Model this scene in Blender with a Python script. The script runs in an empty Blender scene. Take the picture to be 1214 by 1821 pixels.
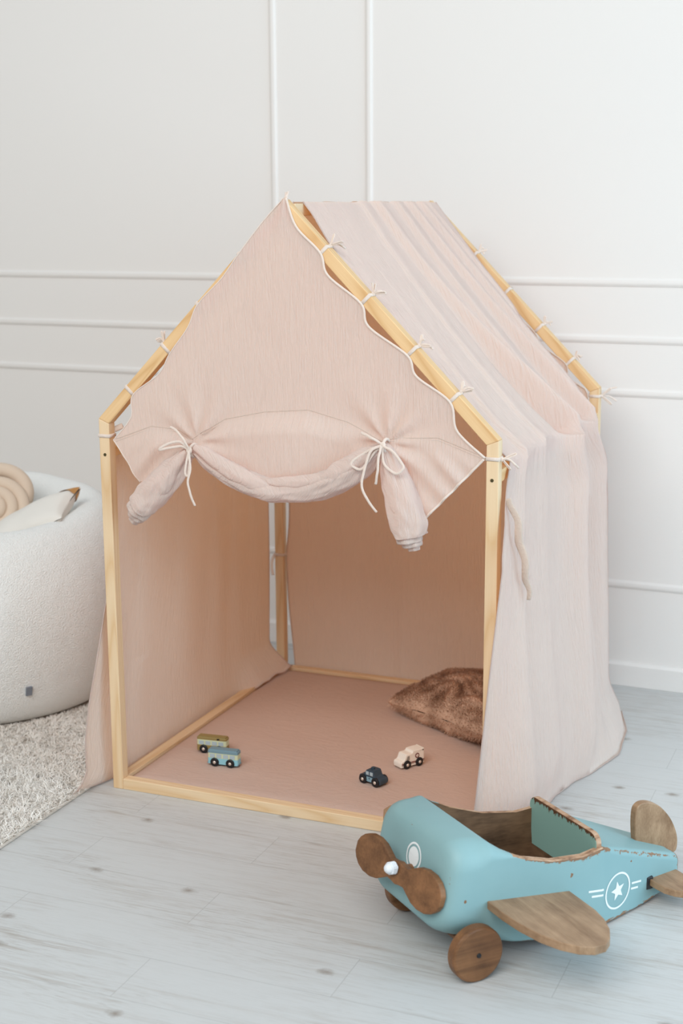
import bpy, bmesh, math, random
from mathutils import Vector, Matrix, noise

random.seed(7)
S = bpy.context.scene
COL = S.collection

# ------------------------------------------------------------------ camera
F_PX, CX, CY = 2568.26, 607.0, 910.5
cam_loc = Vector((1.8587, -2.9701, 1.4387))
yaw, pitch, roll = -0.3916, 0.2069, -0.0062
fw = Vector((math.sin(yaw) * math.cos(pitch), math.cos(yaw) * math.cos(pitch), -math.sin(pitch)))
rt = Vector((math.cos(yaw), -math.sin(yaw), 0))
up = rt.cross(fw)
rt2 = math.cos(roll) * rt + math.sin(roll) * up
up2 = -math.sin(roll) * rt + math.cos(roll) * up
cd = bpy.data.cameras.new('camera')
cd.sensor_fit = 'VERTICAL'
cd.sensor_height = 36.0
cd.sensor_width = 24.0
cd.lens = F_PX / 1821 * 36.0
cd.dof.use_dof = True
cd.dof.focus_distance = 3.25
cd.dof.aperture_fstop = 3.6
cam = bpy.data.objects.new('camera', cd)
COL.objects.link(cam)
mw = Matrix((rt2, up2, -fw)).transposed().to_4x4()
mw.translation = cam_loc
cam.matrix_world = mw
S.camera = cam

# ------------------------------------------------------------------ light
S.view_settings.view_transform = 'Standard'
S.view_settings.look = 'None'
S.view_settings.gamma = 1.0
S.view_settings.use_curve_mapping = False
S.view_settings.exposure = 0.04
S.cycles.max_bounces = 14
S.cycles.diffuse_bounces = 8
S.cycles.transmission_bounces = 8
S.cycles.use_denoising = True

wd = bpy.data.worlds.new('daylight')
S.world = wd
wd.use_nodes = True
wn, wl = wd.node_tree.nodes, wd.node_tree.links
wn.clear()
wo = wn.new('ShaderNodeOutputWorld')
wb = wn.new('ShaderNodeBackground')
wr = wn.new('ShaderNodeValToRGB')
wm = wn.new('ShaderNodeMapRange')
wsx = wn.new('ShaderNodeSeparateXYZ')
wtc = wn.new('ShaderNodeTexCoord')
wl.new(wtc.outputs['Generated'], wsx.inputs[0])
wm.inputs['From Min'].default_value = -0.2
wm.inputs['From Max'].default_value = 1.0
wl.new(wsx.outputs['Z'], wm.inputs['Value'])
wl.new(wm.outputs[0], wr.inputs[0])
wr.color_ramp.elements[0].color = (0.60, 0.55, 0.50, 1)
wr.color_ramp.elements[0].position = 0.05
wr.color_ramp.elements[1].color = (0.80, 0.92, 1.0, 1)
wr.color_ramp.elements[1].position = 0.9
wl.new(wr.outputs[0], wb.inputs[0])
wb.inputs[1].default_value = 0.54
wl.new(wb.outputs[0], wo.inputs[0])


def area(name, loc, target, sx, sy, power, color):
    l = bpy.data.lights.new(name, 'AREA')
    l.shape = 'RECTANGLE'
    l.size, l.size_y = sx, sy
    l.energy = power
    l.color = color
    o = bpy.data.objects.new(name, l)
    COL.objects.link(o)
    o.location = loc
    o.rotation_euler = (Vector(target) - Vector(loc)).to_track_quat('-Z', 'Y').to_euler()
    return o


area('window_light', (4.6, -0.5, 1.5), (0.3, 0.5, 0.7), 3.4, 2.6, 126, (0.59, 0.825, 1.0))
area('roof_window_light', (0.9, -4.1, 3.95), (0.0, 0.4, 0.5), 4.5, 2.6, 222, (1.0, 0.985, 0.962))


# ------------------------------------------------------------------ node helpers
class NT:
    def __init__(self, name):
        self.m = bpy.data.materials.new(name)
        self.m.use_nodes = True
        self.t = self.m.node_tree
        self.t.nodes.clear()
        self.out = self.n('ShaderNodeOutputMaterial')

    def n(self, typ, **kw):
        x = self.t.nodes.new(typ)
        for k, v in kw.items():
            if hasattr(x, k) and k not in x.inputs:
                setattr(x, k, v)
            else:
                x.inputs[k].default_value = v
        return x

    def l(self, a, b):
        self.t.links.new(a, b)

    def coord(self, kind='Object', scale=(1, 1, 1)):
        c = self.n('ShaderNodeTexCoord')
        mp = self.n('ShaderNodeMapping')
        mp.inputs['Scale'].default_value = scale
        self.l(c.outputs[kind], mp.inputs[0])
        return mp.outputs[0]

    def noise(self, vec, scale, detail=3, rough=0.55, dist=0.0):
        x = self.n('ShaderNodeTexNoise')
        x.inputs['Scale'].default_value = scale
        x.inputs['Detail'].default_value = detail
        x.inputs['Roughness'].default_value = rough
        x.inputs['Distortion'].default_value = dist
        self.l(vec, x.inputs['Vector'])
        return x.outputs['Fac']

    def ramp(self, fac, stops):
        r = self.n('ShaderNodeValToRGB')
        e = r.color_ramp.elements
        while len(e) < len(stops):
            e.new(0.5)
        for el, (p, c) in zip(e, stops):
            el.position = p
            el.color = tuple(c) + (1,) if len(c) == 3 else c
        self.l(fac, r.inputs[0])
        return r.outputs[0]

    def math(self, op, a, b=None, c=None, clamp=False):
        x = self.n('ShaderNodeMath')
        x.operation = op
        x.use_clamp = clamp
        for i, v in enumerate((a, b, c)):
            if v is None:
                continue
            if hasattr(v, 'is_linked'):
                self.l(v, x.inputs[i])
            else:
                x.inputs[i].default_value = v
        return x.outputs[0]

    def mix(self, fac, a, b, blend='MIX'):
        x = self.n('ShaderNodeMix')
        x.data_type = 'RGBA'
        x.blend_type = blend
        for s, v in ((x.inputs[0], fac), (x.inputs[6], a), (x.inputs[7], b)):
            if hasattr(v, 'is_linked'):
                self.l(v, s)
            elif isinstance(v, (tuple, list)):
                s.default_value = tuple(v) + (1,) if len(v) == 3 else v
            else:
                s.default_value = v
        return x.outputs[2]

    def bump(self, h, strength=0.3, dist=0.01, prev=None):
        b = self.n('ShaderNodeBump')
        b.inputs['Strength'].default_value = strength
        b.inputs['Distance'].default_value = dist
        self.l(h, b.inputs['Height'])
        if prev is not None:
            self.l(prev, b.inputs['Normal'])
        return b.outputs[0]

    def bsdf(self, color, rough=0.6, normal=None, spec=0.3, metal=0.0, sheen=0.0):
        b = self.n('ShaderNodeBsdfPrincipled')
        if hasattr(color, 'is_linked'):
            self.l(color, b.inputs['Base Color'])
        else:
            b.inputs['Base Color'].default_value = tuple(color) + (1,)
        if hasattr(rough, 'is_linked'):
            self.l(rough, b.inputs['Roughness'])
        else:
            b.inputs['Roughness'].default_value = rough
        b.inputs['Specular IOR Level'].default_value = spec
        b.inputs['Metallic'].default_value = metal
        b.inputs['Sheen Weight'].default_value = sheen
        if normal is not None:
            self.l(normal, b.inputs['Normal'])
        return b.outputs[0]

    def done(self, sh):
        self.l(sh, self.out.inputs['Surface'])
        return self.m


def srgb(r, g, b):
    f = lambda c: (c / 255) / 12.92 if c / 255 <= 0.04045 else ((c / 255 + 0.055) / 1.055) ** 2.4
    return (f(r), f(g), f(b))


def plain(name, col, rough=0.5, spec=0.3, metal=0.0, bump=0.0, bscale=200):
    t = NT(name)
    nrm = None
    if bump:
        nrm = t.bump(t.noise(t.coord(), bscale, 2), bump, 0.002)
    return t.done(t.bsdf(col, rough, nrm, spec, metal))


# ------------------------------------------------------------------ materials
def m_muslin(name, col, transl=0.35, amp=0.6, coord='UV'):
    t = NT(name)
    v1 = t.coord(coord, (1, 0.09, 1))
    v2 = t.coord(coord, (1, 0.22, 1))
    v3 = t.coord(coord, (0.5, 1, 1))
    crink = t.noise(v1, 150, 2.5, 0.55, 0.35)
    crink2 = t.noise(v2, 85, 2, 0.5, 0.3)
    fine = t.noise(v3, 900, 1, 0.5)
    ridge = t.math('ABSOLUTE', t.math('SUBTRACT', crink, 0.5))
    h = t.math('ADD', t.math('MULTIPLY', ridge, 1.6), t.math('ADD', t.math('MULTIPLY', crink2, 0.5), t.math('MULTIPLY', fine, 0.18)))
    nrm = t.bump(h, amp, 0.0075)
    var = t.noise(t.coord(coord), 6, 3)
    c = t.mix(t.math('MULTIPLY', var, 0.35), col, tuple(x * 0.9 for x in col))
    c = t.mix(t.math('MULTIPLY', fine, 0.25), c, tuple(x * 0.86 for x in col))
    d = t.n('ShaderNodeBsdfDiffuse')
    d.inputs['Roughness'].default_value = 0.6
    tr = t.n('ShaderNodeBsdfTranslucent')
    t.l(c, d.inputs[0])
    t.l(t.mix(1.0, c, (0.99, 0.48, 0.24), 'MULTIPLY'), tr.inputs[0])
    t.l(nrm, d.inputs['Normal'])
    t.l(nrm, tr.inputs['Normal'])
    mx = t.n('ShaderNodeMixShader')
    mx.inputs[0].default_value = transl
    t.l(d.outputs[0], mx.inputs[1])
    t.l(tr.outputs[0], mx.inputs[2])
    return t.done(mx.outputs[0])


MUSLIN = m_muslin('muslin_cloth', (0.900, 0.845, 0.778), 0.43)
MUSLIN_SEAM = m_muslin('muslin_seam', (0.70, 0.57, 0.48), 0.1, 0.3, 'Object')
MUSLIN_TIE = m_muslin('muslin_tie', (0.84, 0.745, 0.665), 0.15, 0.3, 'Object')


def m_mat():
    t = NT('mat_cotton')
    v = t.coord('Object')
    w = t.noise(v, 7, 4, 0.6, 1.2)
    f = t.noise(v, 700, 1)
    wr = t.noise(t.coord('Object', (1, 2.4, 1)), 13, 3, 0.5, 1.5)
    rdg = t.math('ABSOLUTE', t.math('SUBTRACT', wr, 0.5))
    nrm = t.bump(rdg, 0.16, 0.02)
    nrm = t.bump(f, 0.25, 0.0015, nrm)
    c = t.mix(t.math('MULTIPLY', w, 0.5), (0.555, 0.415, 0.350), (0.50, 0.365, 0.305))
    return t.done(t.bsdf(c, 0.9, nrm, 0.1))


MAT = m_mat()


def m_pine(name, light, dark, ringscale=55):
    t = NT(name)
    v = t.coord('Object', (1, 1, 0.035))
    n = t.noise(v, 9, 2, 0.5, 0.2)
    off = t.n('ShaderNodeObjectInfo')
    s = t.math('ADD', t.math('MULTIPLY', n, ringscale), t.math('MULTIPLY', off.outputs['Random'], 30))
    ring = t.math('PINGPONG', s, 1.0)
    ring = t.math('POWER', ring, 2.2)
    fib = t.noise(t.coord('Object', (1, 1, 0.02)), 420, 2)
    k = t.math('ADD', t.math('MULTIPLY', ring, 0.55), t.math('MULTIPLY', fib, 0.35))
    c = t.ramp(k, [(0.05, light), (0.85, dark)])
    nrm = t.bump(fib, 0.12, 0.002)
    return t.done(t.bsdf(c, 0.5, nrm, 0.3))


PINE = m_pine('pine_wood', (0.76, 0.585, 0.385), (0.65, 0.43, 0.225), 38)
PINE_WARM = m_pine('amber_pine_wood', (0.76, 0.53, 0.29), (0.60, 0.35, 0.15), 38)


def m_wood(name, light, dark, axis=(1, 0.06, 1), sc=24, contrast=1.0, rough=0.45):
    t = NT(name)
    v = t.coord('Object', axis)
    a = t.noise(v, sc, 4, 0.6, 0.6)
    b = t.noise(v, sc * 9, 2, 0.5)
    blot = t.noise(t.coord('Object'), 14, 3, 0.6)
    k = t.math('ADD', t.math('MULTIPLY', a, 0.75 * contrast), t.math('ADD', t.math('MULTIPLY', b, 0.25), t.math('MULTIPLY', t.math('SUBTRACT', blot, 0.5), 0.5)))
    c = t.ramp(k, [(0.28, dark), (0.72, light)])
    nrm = t.bump(b, 0.15, 0.001)
    return t.done(t.bsdf(c, rough, nrm, 0.35))


WOOD_DARK = m_wood('stained_wood', (0.27, 0.125, 0.052), (0.085, 0.036, 0.014))
WOOD_WING = m_wood('worn_wood', (0.42, 0.27, 0.16), (0.20, 0.11, 0.055), (0.25, 2.2, 1), 16)
WOOD_IN = m_wood('aged_inner_wood', (0.20, 0.115, 0.062), (0.05, 0.026, 0.013), (1, 0.5, 2.5), 9, 1.1, 0.6)


def m_floor():
    t = NT('whitewashed_planks')
    PW, PL = 0.1508, 0.766
    co = t.n('ShaderNodeTexCoord')
    sp = t.n('ShaderNodeSeparateXYZ')
    t.l(co.outputs['Object'], sp.inputs[0])
    x, y = sp.outputs[0], sp.outputs[1]
    yy = t.math('DIVIDE', t.math('SUBTRACT', -0.112, y), PW)
    row = t.math('FLOOR', yy)
    fy = t.math('FRACT', yy)
    par = t.math('MODULO', t.math('ADD', row, 40), 2)
    xo = t.math('DIVIDE', t.math('SUBTRACT', t.math('SUBTRACT', x, 0.516), t.math('MULTIPLY', par, 0.383)), PL)
    cell = t.math('FLOOR', xo)
    fx = t.math('FRACT', xo)
    ey = t.math('MULTIPLY', t.math('MINIMUM', fy, t.math('SUBTRACT', 1, fy)), PW)
    ex = t.math('MULTIPLY', t.math('MINIMUM', fx, t.math('SUBTRACT', 1, fx)), PL)
    e = t.math('MINIMUM', ey, ex)
    gap = t.math('SUBTRACT', 1, t.math('DIVIDE', e, 0.0013), clamp=True)
    idv = t.n('ShaderNodeCombineXYZ')
    t.l(cell, idv.inputs[0])
    t.l(row, idv.inputs[1])
    wn_ = t.n('ShaderNodeTexWhiteNoise')
    t.l(idv.outputs[0], wn_.inputs['Vector'])
    # grain coordinates: stretched along x, shifted per plank
    cmb = t.n('ShaderNodeCombineXYZ')
    t.l(t.math('ADD', t.math('MULTIPLY', x, 0.06), t.math('MULTIPLY', wn_.outputs[0], 7)), cmb.inputs[0])
    t.l(y, cmb.inputs[1])
    t.l(t.math('MULTIPLY', wn_.outputs[0], 13), cmb.inputs[2])
    g = cmb.outputs[0]
    g1 = t.noise(g, 62, 8, 0.66, 0.6)
    g2 = t.noise(g, 330, 5, 0.65, 0.3)
    blot = t.noise(t.coord('Object', (0.4, 1, 1)), 5, 3)
    streak = t.ramp(g1, [(0.50, (0, 0, 0)), (0.72, (1, 1, 1))])
    fine = t.ramp(g2, [(0.50, (0, 0, 0)), (0.74, (1, 1, 1))])
    blm = t.ramp(blot, [(0.40, (0.15, 0.15, 0.15)), (0.68, (1, 1, 1))])
    # knots
    kv = t.coord('Object', (3.3, 5.2, 1))
    vo = t.n('ShaderNodeTexVoronoi', voronoi_dimensions='2D')
    vo.inputs['Scale'].default_value = 1.0
    t.l(kv, vo.inputs['Vector'])
    kd = t.math('ADD', vo.outputs['Distance'], t.math('MULTIPLY', t.math('SUBTRACT', t.noise(t.coord('Object'), 60, 3), 0.5), 0.09))
    ks = t.n('ShaderNodeSeparateColor')
    t.l(vo.outputs['Color'], ks.inputs[0])
    kmask = t.math('MULTIPLY', t.math('GREATER_THAN', ks.outputs[0], 0.38), t.math('SUBTRACT', 1, t.math('DIVIDE', kd, 0.075), clamp=True), clamp=True)
    base = t.mix(t.math('MULTIPLY', blot, 0.5), (0.545, 0.555, 0.550), (0.50, 0.508, 0.502))
    c = t.mix(t.math('MULTIPLY', streak, t.math('MULTIPLY', blm, 0.80)), base, (0.34, 0.30, 0.26))
    c = t.mix(t.math('MULTIPLY', fine, t.math('MULTIPLY', blm, 0.75)), c, (0.30, 0.265, 0.23))
    c = t.mix(t.math('MULTIPLY', kmask, 0.85), c, (0.24, 0.205, 0.175))
    c = t.mix(t.math('MULTIPLY', gap, 0.5), c, (0.25, 0.25, 0.24))
    nrm = t.bump(t.math('SUBTRACT', g2, gap), 0.1, 0.002)
    return t.done(t.bsdf(c, t.math('ADD', 0.36, t.math('MULTIPLY', g2, 0.2)), nrm, 0.35))


FLOOR = m_floor()
WALL = plain('painted_wall', (0.765, 0.745, 0.72), 0.75, 0.2, bump=0.05, bscale=120)
TRIM = plain('painted_trim', (0.765, 0.745, 0.72), 0.5, 0.3)


def m_boucle(name, c1, c2):
    t = NT(name)
    v = t.coord('Object')
    vo = t.n('ShaderNodeTexVoronoi')
    vo.inputs['Scale'].default_value = 330
    vo.inputs['Randomness'].default_value = 1.0
    t.l(v, vo.inputs['Vector'])
    n1 = t.noise(v, 260, 3, 0.6, 0.3)
    n2 = t.noise(v, 18, 2)
    h = t.math('ADD', t.math('MULTIPLY', vo.outputs['Distance'], -0.8), n1)
    nrm = t.bump(h, 0.7, 0.004)
    nrm = t.bump(n2, 0.10, 0.03, nrm)
    c = t.mix(n1, c2, c1)
    return t.done(t.bsdf(c, 0.95, nrm, 0.05, sheen=0.3))


BOUCLE = m_boucle('cream_boucle', (0.90, 0.915, 0.90), (0.80, 0.81, 0.79))
BEIGE = plain('beige_cotton', (0.66, 0.54, 0.43), 0.9, 0.1, bump=0.2, bscale=500)
CREAM = plain('cream_linen', (0.76, 0.73, 0.68), 0.9, 0.1, bump=0.25, bscale=400)
LEATHER = plain('tan_leather', (0.48, 0.24, 0.075), 0.5, 0.3)
LABELGREY = plain('grey_label', (0.22, 0.24, 0.28), 0.8, 0.1)


def m_attr(name, c1, c2, rough=0.95):
    t = NT(name)
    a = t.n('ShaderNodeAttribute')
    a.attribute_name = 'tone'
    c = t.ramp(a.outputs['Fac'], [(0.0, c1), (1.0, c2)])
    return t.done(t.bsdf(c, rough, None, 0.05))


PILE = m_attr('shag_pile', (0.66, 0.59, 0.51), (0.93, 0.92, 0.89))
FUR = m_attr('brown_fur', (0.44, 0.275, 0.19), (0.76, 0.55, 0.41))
RUGBASE = plain('rug_backing', (0.62, 0.56, 0.49), 0.95, 0.05)

PAINT_PROFILE = [(-0.1, 0.26), (0.05, 0.253), (0.08, 0.232), (0.125, 0.209), (0.2, 0.184), (0.28, 0.173), (0.332, 0.178), (0.59, 0.077)]


def m_paint():
    t = NT('chipped_teal_paint')
    co = t.n('ShaderNodeTexCoord')
    sp = t.n('ShaderNodeSeparateXYZ')
    t.l(co.outputs['Object'], sp.inputs[0])
    u, z = sp.outputs[1], sp.outputs[2]
    fc = t.n('ShaderNodeFloatCurve')
    un = t.math('DIVIDE', t.math('ADD', u, 0.1), 0.7)
    t.l(un, fc.inputs['Value'])
    cv = fc.mapping.curves[0]
    pts = [((a + 0.1) / 0.7, b / 0.3) for a, b in PAINT_PROFILE]
    cv.points[0].location = pts[0]
    cv.points[1].location = pts[-1]
    for p_ in pts[1:-1]:
        cv.points.new(*p_)
    for p_ in cv.points:
        p_.handle_type = 'VECTOR'
    fc.mapping.update()
    d = t.math('SUBTRACT', t.math('MULTIPLY', fc.outputs[0], 0.3), z)
    n1 = t.noise(t.coord('Object', (1, 0.30, 1)), 130, 6, 0.75, 0.4)
    n2 = t.noise(t.coord('Object'), 11, 3)
    amt = t.math('MULTIPLY', t.math('POWER', n1, 2.4), t.math('MULTIPLY', n2, 0.075))
    ax_ = t.math('ABSOLUTE', sp.outputs[0])
    edge_w = t.math('SUBTRACT', 0.122, t.math('MULTIPLY', t.math('MAXIMUM', t.math('SUBTRACT', u, 0.332), 0.0), 0.27))
    near = t.math('GREATER_THAN', ax_, t.math('SUBTRACT', edge_w, t.math('ADD', t.math('MULTIPLY', amt, 0.5), 0.0015)))
    near = t.math('MAXIMUM', near, t.math('LESS_THAN', u, 0.334))
    rim = t.math('MULTIPLY', t.math('MULTIPLY', t.math('LESS_THAN', d, amt), t.math('GREATER_THAN', u, 0.13)), near)
    low = t.math('LESS_THAN', t.math('SUBTRACT', z, t.math('MULTIPLY', t.math('MAXIMUM', t.math('SUBTRACT', 0.24, u), 0.0), 0.22)), t.math('ADD', t.math('MULTIPLY', amt, 0.85), 0.003))
    low = t.math('MULTIPLY', low, t.math('GREATER_THAN', u, 0.06))
    tail = t.math('MULTIPLY', t.math('GREATER_THAN', t.math('ADD', u, t.math('MULTIPLY', amt, 1.0)), 0.592), 1)
    spots = t.math('GREATER_THAN', t.noise(t.coord('Object', (1, 1, 1)), 38, 3, 0.5), 0.735)
    wear = t.math('MAXIMUM', t.math('MAXIMUM', rim, low), t.math('MAXIMUM', tail, spots))
    pc = t.mix(n2, (0.215, 0.365, 0.38), (0.255, 0.410, 0.42))
    brown = t.mix(n1, (0.07, 0.035, 0.018), (0.40, 0.22, 0.12))
    c = t.mix(wear, pc, brown)
    nrm = t.bump(t.math('SUBTRACT', t.math('MULTIPLY', t.noise(t.coord('Object', (1, 0.2, 1)), 160, 2), 0.4), wear), 0.25, 0.0012)
    return t.done(t.bsdf(c, 0.5, nrm, 0.35))


PAINT = m_paint()


def m_rim():
    t = NT('bare_rim_wood')
    n = t.noise(t.coord('Object', (1, 0.4, 1)), 60, 4, 0.65)
    c = t.ramp(n, [(0.3, (0.12, 0.055, 0.03)), (0.5, (0.42, 0.25, 0.15)), (0.7, (0.58, 0.42, 0.30))])
    return t.done(t.bsdf(c, 0.6, None, 0.3))


RIM = m_rim()


def m_seatpaint():
    t = NT('worn_green_paint')
    n1 = t.noise(t.coord('Object', (1, 1, 0.3)), 150, 6, 0.75)
    sp = t.n('ShaderNodeSeparateXYZ')
    co = t.n('ShaderNodeTexCoord')
    t.l(co.outputs['Object'], sp.inputs[0])
    d = t.math('SUBTRACT', 0.207, sp.outputs[2])
    wear = t.math('LESS_THAN', d, t.math('MULTIPLY', t.math('POWER', n1, 2.6), 0.055))
    c = t.mix(wear, (0.235, 0.40, 0.35), (0.10, 0.045, 0.02))
    return t.done(t.bsdf(c, 0.55, None, 0.3))


SEATPAINT = m_seatpaint()
WHITEPAINT = plain('white_paint', (0.80, 0.83, 0.83), 0.6)
BOLTWHITE = plain('painted_bolt', (0.74, 0.77, 0.80), 0.4, 0.4, bump=0.3, bscale=150)
BLACK = plain('black_wheel', (0.012, 0.012, 0.014), 0.5, 0.35)
STEEL = plain('steel_pin', (0.70, 0.62, 0.55), 0.3, 0.5, 0.5)
SCREW = plain('dark_brass_screw', (0.10, 0.08, 0.035), 0.4, 0.4, 0.5)
DARKMETAL = plain('dark_bracket', (0.02, 0.02, 0.022), 0.5, 0.4)
C_OLIVE = plain('olive_paint', (0.27, 0.20, 0.075), 0.5)
C_PALEGREEN = plain('pale_green_paint', (0.56, 0.60, 0.40), 0.5)
C_SKY = plain('sky_blue_paint', (0.26, 0.52, 0.60), 0.5)
C_ROOFBLUE = plain('slate_blue_paint', (0.17, 0.27, 0.32), 0.5)
C_WINDOW = plain('window_grey_paint', (0.38, 0.46, 0.50), 0.5)
C_NAVY = plain('navy_paint', (0.035, 0.06, 0.085), 0.45)
C_LTBLUE = plain('light_blue_paint', (0.22, 0.36, 0.43), 0.5)
C_WHITE = plain('car_white_paint', (0.80, 0.74, 0.66), 0.5)
C_RED = plain('brick_red_paint', (0.16, 0.035, 0.03), 0.5)
C_GREYWIN = plain('taupe_window_paint', (0.28, 0.25, 0.22), 0.5)

# ------------------------------------------------------------------ object helpers
WORLD = {}


def wmat(o):
    return WORLD.get(o.name, Matrix.Identity(4))


def link(o, parent=None, world=None):
    """link with a given world matrix, keeping it under a parent"""
    world = world if world is not None else Matrix.Identity(4)
    COL.objects.link(o)
    if parent is not None:
        o.parent = parent
        o.matrix_parent_inverse = wmat(parent).inverted()
    o.matrix_basis = world
    WORLD[o.name] = world.copy()
    return o


def tag(o, label=None, cat=None, group=None, kind=None):
    if label: o['label'] = label
    if cat: o['category'] = cat
    if group: o['group'] = group
    if kind: o['kind'] = kind
    return o


def empty(name, loc, rz=0.0):
    o = bpy.data.objects.new(name, None)
    o.empty_display_size = 0.05
    return link(o, None, Matrix.Translation(loc) @ Matrix.Rotation(rz, 4, 'Z'))


def mesh(name, V, Fc, mat, parent=None, uv=None, smooth=True, world=None, attr=None):
    me = bpy.data.meshes.new(name)
    me.from_pydata([tuple(v) for v in V], [], Fc)
    mats = mat if isinstance(mat, (list, tuple)) else [mat]
    for m in mats:
        me.materials.append(m)
    if uv is not None:
        lay = me.uv_layers.new(name='UVMap')
        flat = []
        for lp in me.loops:
            flat.extend(uv[lp.vertex_index])
        lay.data.foreach_set('uv', flat)
    if attr is not None:
        a = me.attributes.new('tone', 'FLOAT', 'POINT')
        a.data.foreach_set('value', attr)
    if smooth:
        me.polygons.foreach_set('use_smooth', [True] * len(me.polygons))
    me.update()
    o = bpy.data.objects.new(name, me)
    return link(o, parent, world)


def bmobj(name, bm, mat, parent=None, smooth=False, world=None):
    me = bpy.data.meshes.new(name)
    bm.normal_update()
    bm.to_mesh(me)
    bm.free()
    mats = mat if isinstance(mat, (list, tuple)) else [mat]
    for m in mats:
        me.materials.append(m)
    if smooth:
        me.polygons.foreach_set('use_smooth', [True] * len(me.polygons))
    o = bpy.data.objects.new(name, me)
    return link(o, parent, world)


def lerp(a, b, t):
    return a + (b - a) * t


def interp(tbl, x):
    if x <= tbl[0][0]:
        return tbl[0][1]
    for (a, b), (c, d) in zip(tbl, tbl[1:]):
        if x <= c:
            return b + (d - b) * (x - a) / (c - a) if c > a else d
    return tbl[-1][1]


def sstep(a, b, x):
    t = max(0.0, min(1.0, (x - a) / (b - a)))
    return t * t * (3 - 2 * t)


def nz(x, y=0.0, z=0.0):
    return noise.noise(Vector((x, y, z)))


def spline(P, n, closed=False):
    """Catmull-Rom through the points, n samples per span"""
    P = [Vector(p) for p in P]
    out = []
    m = len(P)
    rng = range(m) if closed else range(m - 1)
    for i in rng:
        if closed:
            p0, p1, p2, p3 = P[i - 1], P[i], P[(i + 1) % m], P[(i + 2) % m]
        else:
            p0, p1, p2, p3 = P[max(i - 1, 0)], P[i], P[i + 1], P[min(i + 2, m - 1)]
        for k in range(n):
            t = k / n
            out.append(0.5 * ((2 * p1) + (-p0 + p2) * t + (2 * p0 - 5 * p1 + 4 * p2 - p3) * t * t + (-p0 + 3 * p1 - 3 * p2 + p3) * t ** 3))
    if not closed:
        out.append(P[-1])
    return out


def tube_data(path, rad, nseg=8, ref=None, flat=1.0, closed=False):
    """rad(i/n, angle) or number; returns verts, faces, uv"""
    n = len(path)
    V, Fc, UV = [], [], []
    prev = None
    ln = 0.0
    for i, p in enumerate(path):
        a = path[i - 1] if (i > 0 or closed) else path[i]
        b = path[(i + 1) % n] if (i < n - 1 or closed) else path[i]
        tg = (b - a).normalized() if (b - a).length > 1e-9 else Vector((0, 0, 1))
        r = ref if ref is not None else (prev if prev is not None else Vector((0, -1, 0.01)))
        side = tg.cross(r)
        if side.length < 1e-6:
            side = tg.cross(Vector((1, 0.1, 0)))
        side.normalize()
        nrm = side.cross(tg).normalized()
        prev = nrm
        if i:
            ln += (p - path[i - 1]).length
        for k in range(nseg):
            th = 2 * math.pi * k / nseg
            R = rad(i / (n - 1), th) if callable(rad) else rad
            V.append(p + side * math.cos(th) * R + nrm * math.sin(th) * R * flat)
            UV.append((th * 0.03, ln))
    m = n if closed else n - 1
    for i in range(m):
        for k in range(nseg):
            a = i * nseg + k
            b = i * nseg + (k + 1) % nseg
            c = ((i + 1) % n) * nseg + (k + 1) % nseg
            d = ((i + 1) % n) * nseg + k
            Fc.append((a, b, c, d))
    if not closed:
        Fc.append(tuple(range(nseg - 1, -1, -1)))
        Fc.append(tuple((n - 1) * nseg + k for k in range(nseg)))
    return V, Fc, UV


def merge(parts):
    V, Fc, UV = [], [], []
    for v, f, u in parts:
        o = len(V)
        V += v
        Fc += [tuple(i + o for i in t) for t in f]
        UV += u
    return V, Fc, UV


def grid(nu, nv, fn):
    V = [fn(i / nu, j / nv) for j in range(nv + 1) for i in range(nu + 1)]
    Fc = [(j * (nu + 1) + i, j * (nu + 1) + i + 1, (j + 1) * (nu + 1) + i + 1, (j + 1) * (nu + 1) + i) for j in range(nv) for i in range(nu)]
    return V, Fc


def prism(poly, axis, a0, a1, bev=0.0, segs=2):
    """poly of 2D points extruded along axis 'x','y' or 'z' from a0 to a1 -> bmesh"""
    bm = bmesh.new()
    mk = {'x': lambda p, a: (a, p[0], p[1]), 'y': lambda p, a: (p[0], a, p[1]), 'z': lambda p, a: (p[0], p[1], a)}[axis]
    A = [bm.verts.new(mk(p, a0)) for p in poly]
    B = [bm.verts.new(mk(p, a1)) for p in poly]
    n = len(poly)
    bm.faces.new(A)
    bm.faces.new(B[::-1])
    for i in range(n):
        bm.faces.new((A[i], B[i], B[(i + 1) % n], A[(i + 1) % n]))
    bmesh.ops.recalc_face_normals(bm, faces=bm.faces)
    if bev:
        bmesh.ops.bevel(bm, geom=bm.edges[:], offset=bev, segments=segs, affect='EDGES', profile=0.5)
    return bm


def boxbm(x0, x1, y0, y1, z0, z1, bev=0.0, segs=2):
    return prism([(x0, y0), (x1, y0), (x1, y1), (x0, y1)], 'z', z0, z1, bev, segs)


def lathe(prof, n, jitter=None):
    V, Fc = [], []
    m = len(prof)
    for k in range(n):
        th = 2 * math.pi * k / n
        for i, (r, z) in enumerate(prof):
            f = jitter(th, i / (m - 1), r, z) if jitter else 1.0
            V.append((r * f * math.cos(th), r * f * math.sin(th), z))
    for k in range(n):
        for i in range(m - 1):
            a = k * m + i
            b = ((k + 1) % n) * m + i
            Fc.append((a, b, b + 1, a + 1))
    return V, Fc


# ------------------------------------------------------------------ room
fl = boxbm(-3.2, 3.6, -4.6, 1.6, -0.06, 0.0)
tag(bmobj('floor', fl, FLOOR), kind='structure')

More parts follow.
